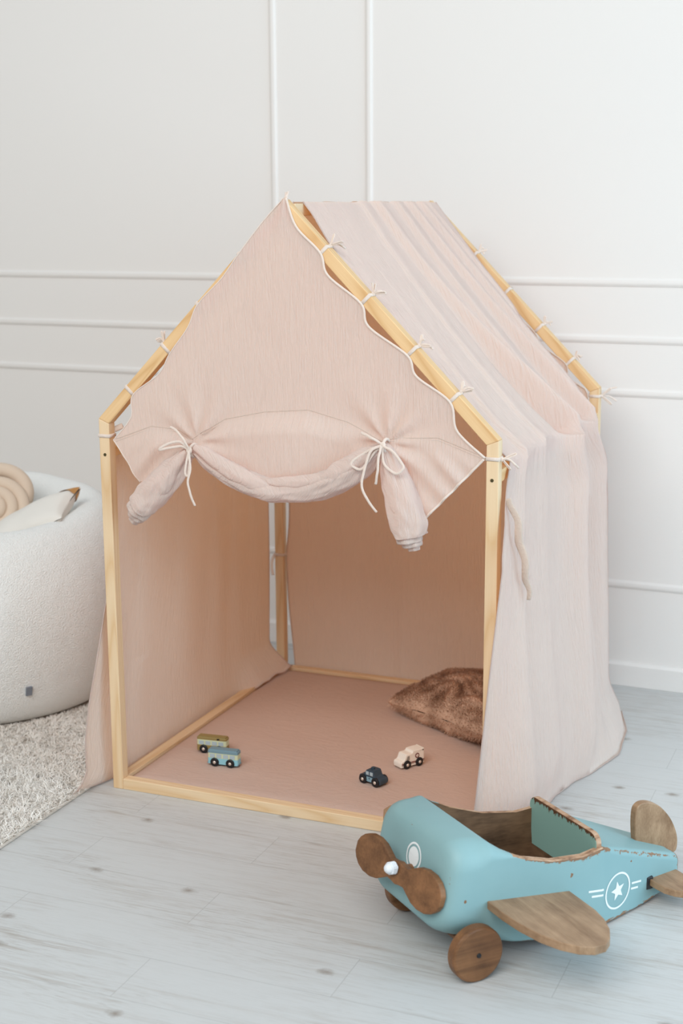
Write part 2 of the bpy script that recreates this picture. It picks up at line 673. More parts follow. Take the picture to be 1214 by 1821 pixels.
WY, WYAW = 1.2957, -0.0258
WM = Matrix.Translation((0.5, WY, 0)) @ Matrix.Rotation(WYAW, 4, 'Z')
tag(bmobj('wall_back', boxbm(-3.4, 3.0, 0.0, 0.1, 0.0, 2.9), WALL, world=WM), kind='structure')
tag(bmobj('baseboard_back', prism([(-0.014, 0), (0.002, 0), (0.002, 0.0745), (-0.008, 0.0745), (-0.014, 0.066)], 'x', -3.4, 3.0, 0.001, 1), TRIM, world=WM), kind='structure')
TW = 0.024
PROF = [(0.002, -TW / 2), (-0.002, -TW / 2), (-0.004, -TW * 0.36), (-0.006, -TW * 0.2), (-0.0065, 0.0), (-0.006, TW * 0.25), (-0.004, TW * 0.36), (-0.002, TW / 2), (0.002, TW / 2)]


def moulding(n, x0, z0, x1, z1):
    """one straight run of profiled moulding in wall coordinates"""
    if z0 == z1:
        bm = prism([(p, z0 + q) for p, q in PROF], 'x', x0 - TW / 2, x1 + TW / 2)
    else:
        bm = prism([(x0 + q, p) for p, q in PROF], 'z', z0 - TW / 2, z1 + TW / 2)
    tag(bmobj('trim_%d' % n, bm, TRIM, world=WM), kind='structure')


XM1, XM2 = -0.6325, -0.306
moulding(1, -2.7, 1.2238, XM1, 1.2238)
moulding(2, XM1, 1.2238, XM1, 2.7)
moulding(3, XM2, 1.2238, 2.4, 1.2238)
moulding(4, XM2, 1.2238, XM2, 2.7)
moulding(5, -3.4, 1.0577, 3.0, 1.0577)
moulding(6, -2.7, 0.9011, XM1, 0.9011)
moulding(7, -2.7, 0.3176, XM1, 0.3176)
moulding(8, XM1, 0.3176, XM1, 0.9011)
moulding(9, XM2, 0.9011, 2.4, 0.9011)
moulding(10, XM2, 0.3176, 2.4, 0.3176)
moulding(11, XM2, 0.3176, XM2, 0.9011)

# ------------------------------------------------------------------ play tent
T, D, H, RG, W = 0.028, 1.0145, 0.9477, 1.4609, 1.0
tent = empty('play_tent', (0.5, D / 2, 0))
tag(tent, 'house-shaped play tent of pale pine bars hung with blush pink muslin', 'play tent')


def beam_local(name, bm, ang, centre):
    """re-seat a beam so its own Z runs along its length"""
    M = Matrix.Translation(centre) @ Matrix.Rotation(ang[0], 4, ang[1])
    bm.transform(M.inverted())
    return bmobj(name, bm, PINE_WARM if name in ('rafter', 'eave_beam') else PINE, tent, world=M)


ZI = H - 0.407 * T
SL = (0.5, RG - H)
sl_len = math.hypot(*SL)
RANG = math.atan2(SL[0], SL[1])
IA = RG - 1.4325 * T
for yi, (y0, y1) in enumerate(((0, T), (D - T, D))):
    yc = (y0 + y1) / 2
    for s in (0, 1):
        mx = (lambda x: x) if s == 0 else (lambda x: W - x)
        post = beam_local('post', prism([(mx(0), 0), (mx(T), 0), (mx(T), ZI), (mx(0), H)], 'y', y0, y1, 0.0018), (0, 'Z'), (mx(T / 2), yc, 0.45))
        raf = beam_local('rafter', prism([(mx(0), H), (mx(T), ZI), (0.5, IA), (0.5, RG)], 'y', y0, y1, 0.0018), (RANG if s == 0 else -RANG, 'Y'), (mx(0.25), yc, (H + RG) / 2 - 0.015))
        if yi == 0:
            bm = bmesh.new()
            M = Matrix.Translation((mx(0.0145), -0.0003, 0.860)) @ Matrix.Rotation(math.pi / 2, 4, 'X')
            bmesh.ops.create_cone(bm, cap_ends=True, segments=20, radius1=0.0042, radius2=0.0036, depth=0.002)
            for v in bm.verts:
                if v.co.z > 0 and abs(v.co.x) < 0.0012 and abs(v.co.y) < 0.0036:
                    v.co.z -= 0.0
            r2 = bmesh.ops.create_cube(bm, size=1.0)
            for v in r2['verts']:
                v.co = Vector((v.co.x * 0.005, v.co.y * 0.0009, v.co.z * 0.0008 + 0.0013))
            sc = bmobj('screw', bm, SCREW, post, world=M)
            tag(sc, 'dark screw head')
for y0 in (0.0, D - T):
    beam_local('floor_rail', boxbm(T, W - T, y0 + 0.0005, y0 + T - 0.0005, 0, T, 0.0018), (math.pi / 2, 'Y'), (0.5, y0 + T / 2, T / 2))
for x0 in (0.0, W - T):
    beam_local('floor_rail', boxbm(x0 + 0.0005, x0 + T - 0.0005, T, D - T, 0, T, 0.0018), (math.pi / 2, 'X'), (x0 + T / 2, D / 2, T / 2))
    beam_local('eave_beam', boxbm(x0 + 0.001, x0 + T - 0.001, T, D - T, 0.853, 0.880, 0.0018), (math.pi / 2, 'X'), (x0 + T / 2, D / 2, 0.866))
beam_local('ridge_beam', boxbm(0.5 - T / 2, 0.5 + T / 2, T, D - T, 1.424, 1.451, 0.0018), (math.pi / 2, 'X'), (0.5, D / 2, 1.437))

# ---- roof cover: one sheet from the left floor over the ridge to the right floor
# fold list: (position at ridge, at eave, at floor, height ridge, eave, floor, width)
FOLDS_R = [(0.22, 0.13, 0.13, 0.001, 0.014, 0.022, 0.040),
           (0.37, 0.36, 0.34, 0.007, 0.008, 0.016, 0.05),
           (0.46, 0.60, 0.58, 0.018, 0.058, 0.040, 0.060),
           (0.62, 0.72, 0.70, 0.014, 0.014, 0.028, 0.06),
           (0.72, 0.90, 0.84, 0.017, 0.036, 0.030, 0.05),
           (0.83, 1.02, 0.95, 0.014, 0.010, 0.015, 0.05),
           (0.90, 1.10, 1.04, 0.008, 0.000, 0.000, 0.04)]


def fold_height(s, l, folds):
    """l: 0 ridge, 1 eave, 2 floor"""
    h = 0.0
    for (a, b, c, ha, hb, hc, w) in folds:
        if l < 1:
            k = sstep(0, 1, l)
            p, q = lerp(a, b, l), lerp(ha, hb, k * k * (1 if hb > 0.02 else l))
        else:
            p, q = lerp(b, c, l - 1), lerp(hb, hc, sstep(0, 1, l - 1))
        ww = w * (1.0 if l < 1 else lerp(1.0, 1.5, l - 1))
        d = s - p
        sharp = 0.22 if l < 1.35 else lerp(0.22, 0.9, min(1, (l - 1.35) / 0.5))
        x = d / (ww * (sharp if (d < 0) == (l < 1.0) else 1.0))
        h += q * math.exp(-x * x)
        if q > 0.016:
            # the cloth dips in just beside a deep pleat
            vd = (d - 0.062) if l >= 1.0 else (d + 0.030)
            h -= 0.80 * q * math.exp(-(vd / (0.040 if l >= 1.0 else 0.022)) ** 2) * (sstep(0.9, 1.06, l) * lerp(1, 0.45, sstep(1.2, 1.9, l)) if l >= 1 else sstep(0.35, 0.9, l) * 0.5)
    return h


R_TOP = Vector((0.5 + 0.010, 0, 1.453))
R_EAVE = Vector((1.004, 0, 0.889))
NR = Vector((R_TOP.z - R_EAVE.z, 0, R_EAVE.x - R_TOP.x)).normalized()


def right_sheet(s, t):
    # t runs ridge -> floor, t<0.42 is the roof slope
    TR = 0.42
    if t <= TR:
        l = t / TR
        y = lerp(interp([(0, 0.074), (0.05, 0.070), (0.16, 0.034), (0.5, 0.033), (0.88, 0.034), (1, 0.078)], l), interp([(0, 1.003), (0.15, 0.985), (0.3, 0.955), (0.5, 0.925), (0.7, 0.900), (1, 0.888)], l), s)
        b = lerp(R_TOP, R_EAVE, l)
        sag = -0.008 * math.sin(math.pi * l) * math.sin(math.pi * s)
        h = fold_height(s, l, FOLDS_R) + sag + 0.0012 * nz(s * 14, l * 3, 3) + 0.003
        p = Vector((b.x, y, b.z)) + NR * h
        if l < 0.04:
            p.z = min(p.z, 1.458)
        return p
    l = 1 + (t - TR) / (1 - TR)
    k = l - 1
    z = R_EAVE.z * (1 - k)
    h = fold_height(s, l, FOLDS_R)
    # front edge swings forward and inward round the post, back edge stays straight
    fy0 = interp([(0, 0.078), (0.05, 0.042), (0.10, 0.016), (0.16, -0.004), (0.22, -0.024), (0.45, -0.036), (1, -0.058)], k)
    by0 = lerp(0.888, 0.992, sstep(0, 0.16, k))
    y = lerp(fy0, by0, s)
    flare = interp([(0, 0.045), (0.2, 0.05), (0.45, 0.055), (0.7, 0.06), (0.9, 0.035), (1.0, 0.02)], s)
    x = R_EAVE.x + flare * sstep(0.0, 1.0, k) ** 1.5 + 0.010 * sstep(0, 0.2, k) + 0.008 * sstep(0.8, 1.0, s) * sstep(0, 0.14, k)
    x += h + 0.006 * sstep(0.2, 1, k) * nz(s * 7, k * 1.5, 9) + 0.0015 * nz(s * 40, k * 4, 1)
    # inward turn of the front edge
    fr = math.exp(-(s / 0.055) ** 2)
    xin = interp([(0, 0.0), (0.06, 0.004), (0.14, 0.012), (0.25, 0.016), (0.5, -0.004), (0.85, -0.03), (1, -0.042)], k)
    x = lerp(x, 1.004 + xin, fr)
    # last bit spreads on the floor, more towards the back
    hem = sstep(0.84, 1.0, k) ** 1.3
    x = lerp(x, interp([(0, 0.966), (0.15, 1.020), (0.4, 1.060), (0.5, 1.076), (0.6, 1.108), (0.75, 1.146), (0.9, 1.130), (1, 1.085)], s) + 0.004 * nz(s * 16, 3, 8), hem)
    y = lerp(y, interp([(0, -0.060), (0.15, 0.100), (0.4, 0.360), (0.5, 0.450), (0.6, 0.535), (0.75, 0.690), (0.9, 0.880), (1, 1.030)], s), hem)
    z = max(0.004 + 0.004 * (0.5 + nz(s * 9, k * 20, 2)), z - 0.012 * hem)
    if k > 0.965:
        z = 0.003 + 0.005 * abs(nz(s * 12, 4, k * 6))
    return Vector((x, y, z))


V, Fc = grid(190, 230, right_sheet)
UV = [(i / 190 * 1.0, j / 230 * 1.68) for j in range(231) for i in range(191)]


FOLDS_L = [(0.2, 0.16, 0.14, 0.002, 0.004, 0.020, 0.08), (0.4, 0.38, 0.36, 0.003, 0.004, 0.016, 0.09),
           (0.62, 0.6, 0.6, 0.003, 0.006, 0.016, 0.07), (0.75, 0.74, 0.74, 0.003, 0.006, 0.012, 0.05), (0.88, 0.87, 0.87, 0.003, 0.006, 0.008, 0.05)]


def left_sheet(s, t):
    TR = 0.42
    if t <= TR:
        l = t / TR
        y = lerp(lerp(0.078, 0.11, l), lerp(1.003, 0.975, l), s)
        b = lerp(Vector((0.49, 0, 1.453)), Vector((-0.003, 0, 0.889)), l)
        h = fold_height(s, l, FOLDS_L) + 0.001 * nz(s * 14, l * 3, 31)
        return Vector((b.x, y, b.z)) + Vector((-NR.x, 0, NR.z)) * (h + 0.003)
    k = (t - TR) / (1 - TR)
    l = 1 + k
    z = 0.889 * (1 - k)
    fy0 = interp([(0, 0.11), (0.05, 0.062), (0.2, 0.058), (0.4, 0.04), (0.62, -0.02), (0.85, -0.05), (1, -0.05)], k)
    by0 = interp([(0, 0.975), (0.3, 0.962), (1, 0.950)], k)
    y = lerp(fy0, by0, s)
    # hangs just outside the rail; the front corner swings out, the back corner is pulled in over the rail
    x = -0.004 - 0.004 * sstep(0, 0.3, k)
    x -= fold_height(s, l, FOLDS_L) * 0.75 * (1 - 0.75 * sstep(0.8, 0.96, k)) - 0.006 * sstep(0.3, 0.6, k) * sstep(0.95, 0.7, k) * nz(s * 6, k * 1.2, 77)
    fr = math.exp(-(s / 0.085) ** 2)
    x = lerp(x, interp([(0, -0.004), (0.2, -0.004), (0.4, -0.012), (0.62, -0.022), (0.75, -0.040), (0.85, -0.046), (0.97, -0.045), (1, -0.06)], k), fr)
    bk = sstep(0.66, 0.90, s)
    pull = sstep(0.86, 0.99, k)
    hem = sstep(0.93, 1.0, k)
    if bk > 0:
        x = lerp(x, lerp(-0.004, 0.050, bk) + 0.006 * math.sin(s * 40), bk * pull)
        z = max(z, bk * (0.0315 + 0.010 * sstep(0.93, 0.88, k) + 0.006 * math.sin(s * 46) ** 2 * pull))
    z = max(z, 0.004 + 0.003 * (1 + nz(s * 11, k * 9, 5)))
    x -= hem * 0.004 * (1 - bk)
    y += hem * (-0.045) * fr
    if s > 0.9 and k > 0.86:
        y += 0.035 * (s - 0.9) / 0.1 * pull
    return Vector((x, y, z))


V2, F2 = grid(150, 200, left_sheet)
UV2 = [(i / 150 * 0.95, j / 200 * 1.68) for j in range(201) for i in range(151)]
V, Fc, UV = merge([(V, Fc, UV), (V2, F2, UV2)])
cover = mesh('roof_cover', V, Fc, MUSLIN, tent, uv=UV)

# a thin rolled hem along the free edges of the cover
parts = []
for fn, s in ((right_sheet, 0.0), (left_sheet, 0.0), (right_sheet, 1.0), (left_sheet, 1.0)):
    parts.append(tube_data([fn(s, j / 110) for j in range(111)], 0.0017, 6))
for fn in (right_sheet, left_sheet):
    parts.append(tube_data([fn(j / 110, 1.0) for j in range(111)], 0.0017, 6))
v, f, u = merge(parts)
mesh('hem', v, f, MUSLIN, cover, uv=u)

# loose ribbon hanging on the front edge of the right side
rb = spline([(1.020, 0.012, 0.820), (1.030, 0.022, 0.79), (1.036, 0.032, 0.755), (1.041, 0.044, 0.715), (1.045, 0.054, 0.675), (1.049, 0.066, 0.635), (1.051, 0.076, 0.605), (1.051, 0.084, 0.578)], 8)
v, f, u = tube_data(rb, lambda t, th: 0.0085 * (1 + 0.45 * math.sin(t * 19 + th)) * (0.45 + 0.6 * math.sin(math.pi * min(1, t * 0.8 + 0.15))), 10, flat=0.35)
mesh('ribbon', v, f, MUSLIN_SEAM, cover, uv=u)

# ---- front panel
TL = [(1.4625, 0.499), (1.40, 0.438), (1.34, 0.386), (1.285, 0.342), (1.225, 0.279), (1.172, 0.252), (1.111, 0.203), (1.062, 0.172), (1.009, 0.1), (0.955, 0.092), (0.898, 0.042)]
TRR = [(1.4625, 0.505), (1.40, 0.530), (1.344, 0.587), (1.295, 0.605), (1.235, 0.683), (1.185, 0.701), (1.125, 0.791), (1.08, 0.812), (1.028, 0.889), (0.965, 0.906), (0.909, 0.970)]


def smooth_edge(tbl, n=10):
    pts = spline([(x, 0, z) for z, x in tbl], n)
    return [(p.z, p.x) for p in pts]


EL, ER = smooth_edge(TL), smooth_edge(TRR)
EL_r, ER_r = EL[::-1], ER[::-1]
BOT = [(0.0, (0.042, 0.898)), (0.075, (0.114, 0.800)), (0.15, (0.185, 0.835)), (0.235, (0.266, 0.905)), (0.30, (0.318, 0.875)), (0.42, (0.42, 0.835)), (0.50, (0.50, 0.822)),
       (0.60, (0.60, 0.845)), (0.68, (0.68, 0.893)), (0.745, (0.748, 0.928)), (0.80, (0.790, 0.84)), (0.855, (0.832, 0.762)), (0.92, (0.895, 0.828)), (1.0, (0.970, 0.909))]
BOTX = [(s, p[0]) for s, p in BOT]
BOTZ = [(s, p[1]) for s, p in BOT]
SEAM = [(0.042, 0.899), (0.061, 0.905), (0.147, 0.937), (0.225, 0.932), (0.259, 0.912), (0.285, 0.930), (0.342, 0.963), (0.443, 0.985), (0.555, 0.995), (0.651, 0.972), (0.735, 0.934), (0.761, 0.942), (0.864, 0.948), (0.97, 0.911)]
KNOTS = ((0.275, 0.905), (0.748, 0.930))


def panel_y(x, z):
    y = -0.0035
    # the panel slips behind the rafter faces lower down and bellies out above the roll
    for kx, kz in KNOTS:
        dx, dz = x - kx, z - kz
        r = math.hypot(dx, dz)
        th = math.atan2(dz, dx)
        y -= 0.008 * math.exp(-(r / 0.05) ** 2)
        y += 0.007 * math.exp(-(r / 0.10) ** 2) * sstep(0.008, 0.04, r) * math.sin(th * 9 + kx * 5)
    zs = interp(SEAM, x)
    d = (zs - z)
    if d > 0:
        belly = sstep(0, 0.05, d) * sstep(0.0, 0.09, x - 0.05) * sstep(0, 0.09, 0.97 - x)
        mid = math.exp(-((x - 0.51) / 0.14) ** 2)
        y -= belly * (0.010 + 0.022 * mid)
        y += 0.006 * math.exp(-((x - 0.9) / 0.06) ** 2) * math.sin((x + z) * 95) * sstep(0.01, 0.06, d)
        y += 0.006 * math.exp(-((x - 0.16) / 0.07) ** 2) * math.sin((x - z) * 80) * sstep(0.01, 0.06, d)
    # gathers at the peak
    y += 0.0022 * sstep(1.36, 1.45, z) * math.sin((x - 0.503) / max(0.02, (1.475 - z)) * 9)
    # little puckers at each side tie
    y += 0.0012 * nz(x * 9, z * 9, 4)
    return y


NU, NVA, NVB = 150, 130, 60


def front_panel(s, v):
    """v 0..1 upper triangle, 1..2 lower part"""
    if v <= 1:
        zl = lerp(1.4625, 0.898, v)
        zr = lerp(1.4625, 0.909, v)
        xl, xr = interp(EL_r, zl), interp(ER_r, zr)
        x, z = lerp(xl, xr, s), lerp(zl, zr, s)
    else:
        k = v - 1
        tx, tz = lerp(0.042, 0.970, s), lerp(0.898, 0.909, s)
        bx, bz = interp(BOTX, s), interp(BOTZ, s)
        x, z = lerp(tx, bx, k), lerp(tz, bz, k)
    return Vector((x, panel_y(x, z), z))


V, UV = [], []
rows = [j / NVA for j in range(NVA + 1)] + [1 + (j + 1) / NVB for j in range(NVB)]
for r in rows:
    for i in range(NU + 1):
        p = front_panel(i / NU, r)
        V.append(p)
        UV.append((p.x, p.z))
n1 = NU + 1
Fc = [(j * n1 + i, j * n1 + i + 1, (j + 1) * n1 + i + 1, (j + 1) * n1 + i) for j in range(len(rows) - 1) for i in range(NU)]
panel = mesh('front_panel', V, Fc, MUSLIN, tent, uv=UV)
pl, pr_ = [], []
for r in [j / 100 for j in range(101)]:
    pl.append(front_panel(0, r) + Vector((0, -0.0005, 0)))
    pr_.append(front_panel(1, r) + Vector((0, -0.0005, 0)))
pl += [front_panel(j / 400, 2) for j in range(1, 31)]
prb = [front_panel(1 - j / 400, 2) for j in range(1, 59)]
v, f, u = merge([tube_data(pl, 0.0013, 8), tube_data(pr_, 0.0028, 8), tube_data(prb, 0.0028, 8)])
mesh('hem', v, f, MUSLIN_TIE, panel, uv=u)
sm = [Vector((x, panel_y(x, z) - 0.0004, z)) for x, z in [(lerp(0.05, 0.962, i / 160), interp(SEAM, lerp(0.05, 0.962, i / 160))) for i in range(161)]]
sm2 = [p + Vector((0, 0, -0.006)) for p in sm]
v, f, u = merge([tube_data(sm, 0.0008, 6), tube_data(sm2, 0.0005, 6)])
mesh('seam', v, f, MUSLIN_SEAM, panel, uv=u)

# ---- the rolled-up door flap
ROLL = [(0.128, 0.742, 0.033), (0.145, 0.760, 0.036), (0.181, 0.798, 0.037), (0.228, 0.844, 0.029), (0.272, 0.888, 0.012), (0.318, 0.866, 0.022), (0.383, 0.834, 0.030),
        (0.454, 0.810, 0.031), (0.511, 0.812, 0.029), (0.58, 0.823, 0.031), (0.649, 0.852, 0.033), (0.703, 0.888, 0.027), (0.748, 0.920, 0.013), (0.768, 0.872, 0.028), (0.787, 0.812, 0.037), (0.802, 0.758, 0.038), (0.808, 0.728, 0.035)]
rp = spline([(x, -0.030, z) for x, z, r in ROLL], 12)
rr_ = [p.x for p in spline([(r, 0, 0) for x, z, r in ROLL], 12)]
NP = len(rp)


def roll_r(t, th):
    i = min(NP - 1, int(round(t * (NP - 1))))
    r = rr_[i]
    L = t * 60
    w = 0.16 * nz(math.cos(th) * 1.4, math.sin(th) * 1.4, L * 0.22) + 0.10 * nz(math.cos(th) * 3, math.sin(th) * 3, L * 0.5 + 20)
    pin = max(math.exp(-((t - 4 / 16) / 0.055) ** 2), math.exp(-((t - 12 / 16) / 0.055) ** 2))
    w += 0.20 * pin * math.sin(th * 5 + 1.3) + 0.08 * pin * math.sin(th * 11)
    # spiral step of the outermost turn
    ph = (th + 1.1 + 1.2 * math.sin(t * 9)) % (2 * math.pi) / (2 * math.pi)
    w += 0.26 * (ph - 0.5) * (1 if ph < 0.93 else (1 - ph) / 0.07)
    return r * (1 + w)


v, f, u = tube_data(rp, roll_r, 56, ref=Vector((0, -1, 0)))
parts = [(v, f, u)]
# inner turns peeping out of both ends
for (a, d0, sgn) in ((rp[0], (rp[0] - rp[6]).normalized(), 0), (rp[-1], (rp[-1] - rp[-7]).normalized(), 1)):
    for q, (rad, ext) in enumerate(((0.027, 0.013), (0.021, 0.022), (0.013, 0.030)) if sgn else ((0.029, 0.016), (0.021, 0.031), (0.013, 0.044))):
        off = Vector((0.002 * q, -0.002 + 0.002 * q, -0.001 * q))
        pth = [a - d0 * 0.02 + off, a + d0 * ext * 0.4 + off, a + d0 * ext * 0.8 + off, a + d0 * ext + off, a + d0 * (ext + 0.0006) + off]

        def rr2(t, th, rad=rad, q=q):
            return rad * (1 + 0.10 * math.sin(th * 2 + q) + 0.07 * math.sin(th * 5 + q * 2)) * (1.0 if t < 0.7 else (0.95 if t < 0.9 else 0.72))
        parts.append(tube_data(pth, rr2, 32, ref=Vector((0, -1, 0))))
LOBES = [([(0.286, 0.902, 0.006), (0.315, 0.888, 0.013), (0.36, 0.862, 0.017), (0.41, 0.838, 0.018), (0.45, 0.826, 0.013), (0.478, 0.822, 0.004)], -0.050),
         ([(0.455, 0.832, 0.004), (0.50, 0.832, 0.011), (0.56, 0.838, 0.013), (0.62, 0.852, 0.011), (0.66, 0.868, 0.004)], -0.046),
         ([(0.735, 0.922, 0.006), (0.71, 0.908, 0.015), (0.675, 0.884, 0.019), (0.63, 0.858, 0.017), (0.585, 0.838, 0.004)], -0.047),
         ([(0.264, 0.890, 0.005), (0.245, 0.868, 0.012), (0.222, 0.838, 0.016), (0.200, 0.805, 0.018), (0.185, 0.778, 0.006)], -0.050)]
for L_, y0 in LOBES:
    lp_ = spline([(x, y0, z) for x, z, r in L_], 10)
    lr_ = [p.x for p in spline([(r, 0, 0) for x, z, r in L_], 10)]
    parts.append(tube_data(lp_, lambda t, th, lr_=lr_, y0=y0: max(0.001, lr_[min(len(lr_) - 1, int(round(t * (len(lr_) - 1))))]) * 1.15 * (1 + 0.18 * nz(math.cos(th) * 2, math.sin(th) * 2, t * 7 + y0 * 90)), 28, ref=Vector((0, -1, 0)), flat=0.85))
v, f, u = merge(parts)
UVr = [(p.x * 0.7 + p.y * 1.5, p.z) for p in v]
mesh('rolled_flap', v, f, MUSLIN, panel, uv=UVr)


def ribbon(paths, y0, name='tie_bow', w=0.0030):
    ps = []
    for q, pth in enumerate(paths):
        P3 = []
        for i, (x, z) in enumerate(pth):
            k = i / (len(pth) - 1)
            P3.append((x, y0 - 0.012 * math.sin(math.pi * k) - 0.003 * q, z))
        sp_ = spline(P3, 7)
        ps.append(tube_data(sp_, lambda t, th, q=q: w * (1 + 0.18 * math.sin(t * 17 + q * 2 + th)), 8, ref=Vector((0, -1, 0)), flat=0.55))
    v, f, u = merge(ps)
    return v, f, u


def knot(c, r):
    V, Fc = [], []
    n, m = 14, 10
    for j in range(m + 1):
        for i in range(n):
            a, b = 2 * math.pi * i / n, math.pi * j / m
            k = 1 + 0.12 * math.sin(3 * a + 2 * b)
            V.append(Vector(c) + Vector((r * k * math.sin(b) * math.cos(a), r * 0.7 * k * math.sin(b) * math.sin(a), r * 1.2 * math.cos(b))))
    for j in range(m):
        for i in range(n):
            Fc.append((j * n + i, j * n + (i + 1) % n, (j + 1) * n + (i + 1) % n, (j + 1) * n + i))
    return V, Fc, [(0, 0)] * len(V)


def wrap(c, ax, r):
    """ribbon turn round the pinched roll"""
    ax = Vector(ax).normalized()
    a = ax.cross(Vector((0, 1, 0))).normalized()
    b = Vector((0, 1, 0))
    pth = [Vector(c) + a * math.cos(t) * r + b * math.sin(t) * r * 1.5 for t in [2 * math.pi * k / 24 for k in range(24)]]
    return tube_data(pth, 0.0035, 8, closed=True)


LB = [[(0.272, 0.892), (0.255, 0.911), (0.238, 0.913), (0.214, 0.903), (0.200, 0.892), (0.226, 0.898), (0.255, 0.903), (0.272, 0.892)],
      [(0.226, 0.946), (0.247, 0.939), (0.263, 0.924), (0.272, 0.908), (0.274, 0.892)],
      [(0.274, 0.892), (0.280, 0.869), (0.277, 0.838), (0.269, 0.844), (0.273, 0.873), (0.274, 0.892)],
      [(0.275, 0.892), (0.283, 0.856), (0.278, 0.822), (0.281, 0.796), (0.288, 0.765)]]
RB = [[(0.701, 0.957), (0.731, 0.948), (0.752, 0.933)],
      [(0.752, 0.931), (0.731, 0.925), (0.700, 0.906), (0.684, 0.892), (0.686, 0.883), (0.706, 0.878), (0.722, 0.898), (0.735, 0.917), (0.752, 0.931)],
      [(0.752, 0.931), (0.779, 0.921), (0.799, 0.900), (0.805, 0.887), (0.788, 0.874), (0.763, 0.890), (0.755, 0.912), (0.752, 0.931)],
      [(0.752, 0.931), (0.728, 0.918), (0.713, 0.866), (0.711, 0.835), (0.723, 0.810), (0.740, 0.783)],
      [(0.752, 0.931), (0.750, 0.907), (0.747, 0.872), (0.739, 0.847)]]
for paths, kc in ((LB, (0.274, -0.052, 0.893)), (RB, (0.752, -0.052, 0.931))):
    a = ribbon(paths, -0.050)
    b = knot(kc, 0.0075)
    c = wrap((kc[0], -0.028, kc[2] - 0.003), (1, 0, 0.1), 0.014)
    v, f, u = merge([a, b, c])
    mesh('tie_bow', v, f, MUSLIN_TIE, panel, uv=u)


# ---- ties round the bars
def band(centre, ang, hw, hd, wid=0.008):
    """square ribbon turn around a bar whose axis is rotated ang about Y"""
    M = Matrix.Translation(centre) @ Matrix.Rotation(ang, 4, 'Y')
    bm = bmesh.new()
    o, i = 0.0016, -0.0004
    ring = lambda e, z: [bm.verts.new((sx * (hw + e), sy * (hd + e), z)) for sx, sy in ((-1, -1), (1, -1), (1, 1), (-1, 1))]
    a, b, c, d = ring(o, -wid / 2), ring(o, wid / 2), ring(i, wid / 2), ring(i, -wid / 2)
    for k in range(4):
        k2 = (k + 1) % 4
        for p, q in ((a, b), (b, c), (c, d), (d, a)):
            bm.faces.new((p[k], p[k2], q[k2], q[k]))
    bmesh.ops.recalc_face_normals(bm, faces=bm.faces)
    bm.transform(M)
    V = [v.co.copy() for v in bm.verts]
    bm.verts.index_update()
    Fc = [tuple(v.index for v in fc.verts) for fc in bm.faces]
    bm.free()
    return V, Fc, [(0, 0)] * len(V)


def small_bow(p, out, seed, size=1.0):
    rnd = random.Random(seed)
    out = Vector(out).normalized()
    side = out.cross(Vector((0, 1, 0))).normalized()
    dep = Vector((0, 1, 0))
    ps = []
    for q, sg in enumerate((1, -1)):
        d = (out * (0.3 + 0.5 * rnd.random()) + side * sg * (0.5 + 0.4 * rnd.random()) + dep * (rnd.random() - 0.3)).normalized()
        e = (out * 0.9 + side * sg * 0.1 + dep * (rnd.random() - 0.5)).normalized()
        L = (0.016 + 0.010 * rnd.random()) * size
        lp = spline([p, p + d * L * 0.6 + e * 0.004, p + d * L + e * 0.008, p + d * L * 0.8 + e * 0.012, p + e * 0.004], 5)
        ps.append(tube_data(lp, 0.0022, 7, flat=0.6))
        tl = (out * (0.5 + rnd.random() * 0.4) + side * (rnd.random() - 0.5) * 1.6 + dep * (rnd.random() - 0.2)).normalized()
        L2 = (0.022 + 0.014 * rnd.random()) * size
        pt = spline([p, p + tl * L2 * 0.5 + Vector((0, 0, 0.003)), p + tl * L2 + Vector((0, 0, -0.007))], 5)
        ps.append(tube_data(pt, 0.0024, 7, flat=0.6))
    ps.append(knot(p, 0.0045))
    return ps


UL = Vector((SL[0], 0, SL[1])) / sl_len
NL = Vector((-UL.z, 0, UL.x))


def rafter_ties(pts, yc, owner, left, bows, seed):
    for i, (x, z) in enumerate(pts):
        xx = x if left else W - x
        # closest point on the bar's axis
        a0 = Vector((0, 0, H)) - NL * (T / 2)
        d = (Vector((xx, 0, z)) - a0).dot(UL)
        c = a0 + UL * d
        o = NL.copy()
        if not left:
            c.x = W - c.x
            o.x = -o.x
        c.y = yc
        ps = [band(c, RANG if left else -RANG, T / 2, T / 2)]
        # short strap from the bar to the panel edge
        e = Vector((x, yc - T / 2 - 0.002 if yc < 0.5 else yc - T / 2 - 0.003, z))
        f0 = Vector((c.x, e.y, c.z)) - o * (T / 2)
        if (e - f0).length > 0.004:
            ps.append(tube_data([f0, (f0 + e) / 2, e], 0.0026, 7, flat=0.6))
        if i in bows:
            ps += small_bow(c + o * (T / 2 + 0.003) + Vector((0, 0.004, 0)), o, seed + i, 0.95 if yc < 0.5 else 0.6)
        v, f, u = merge(ps)
        mesh('tie', v, f, MUSLIN_TIE, owner, uv=u)


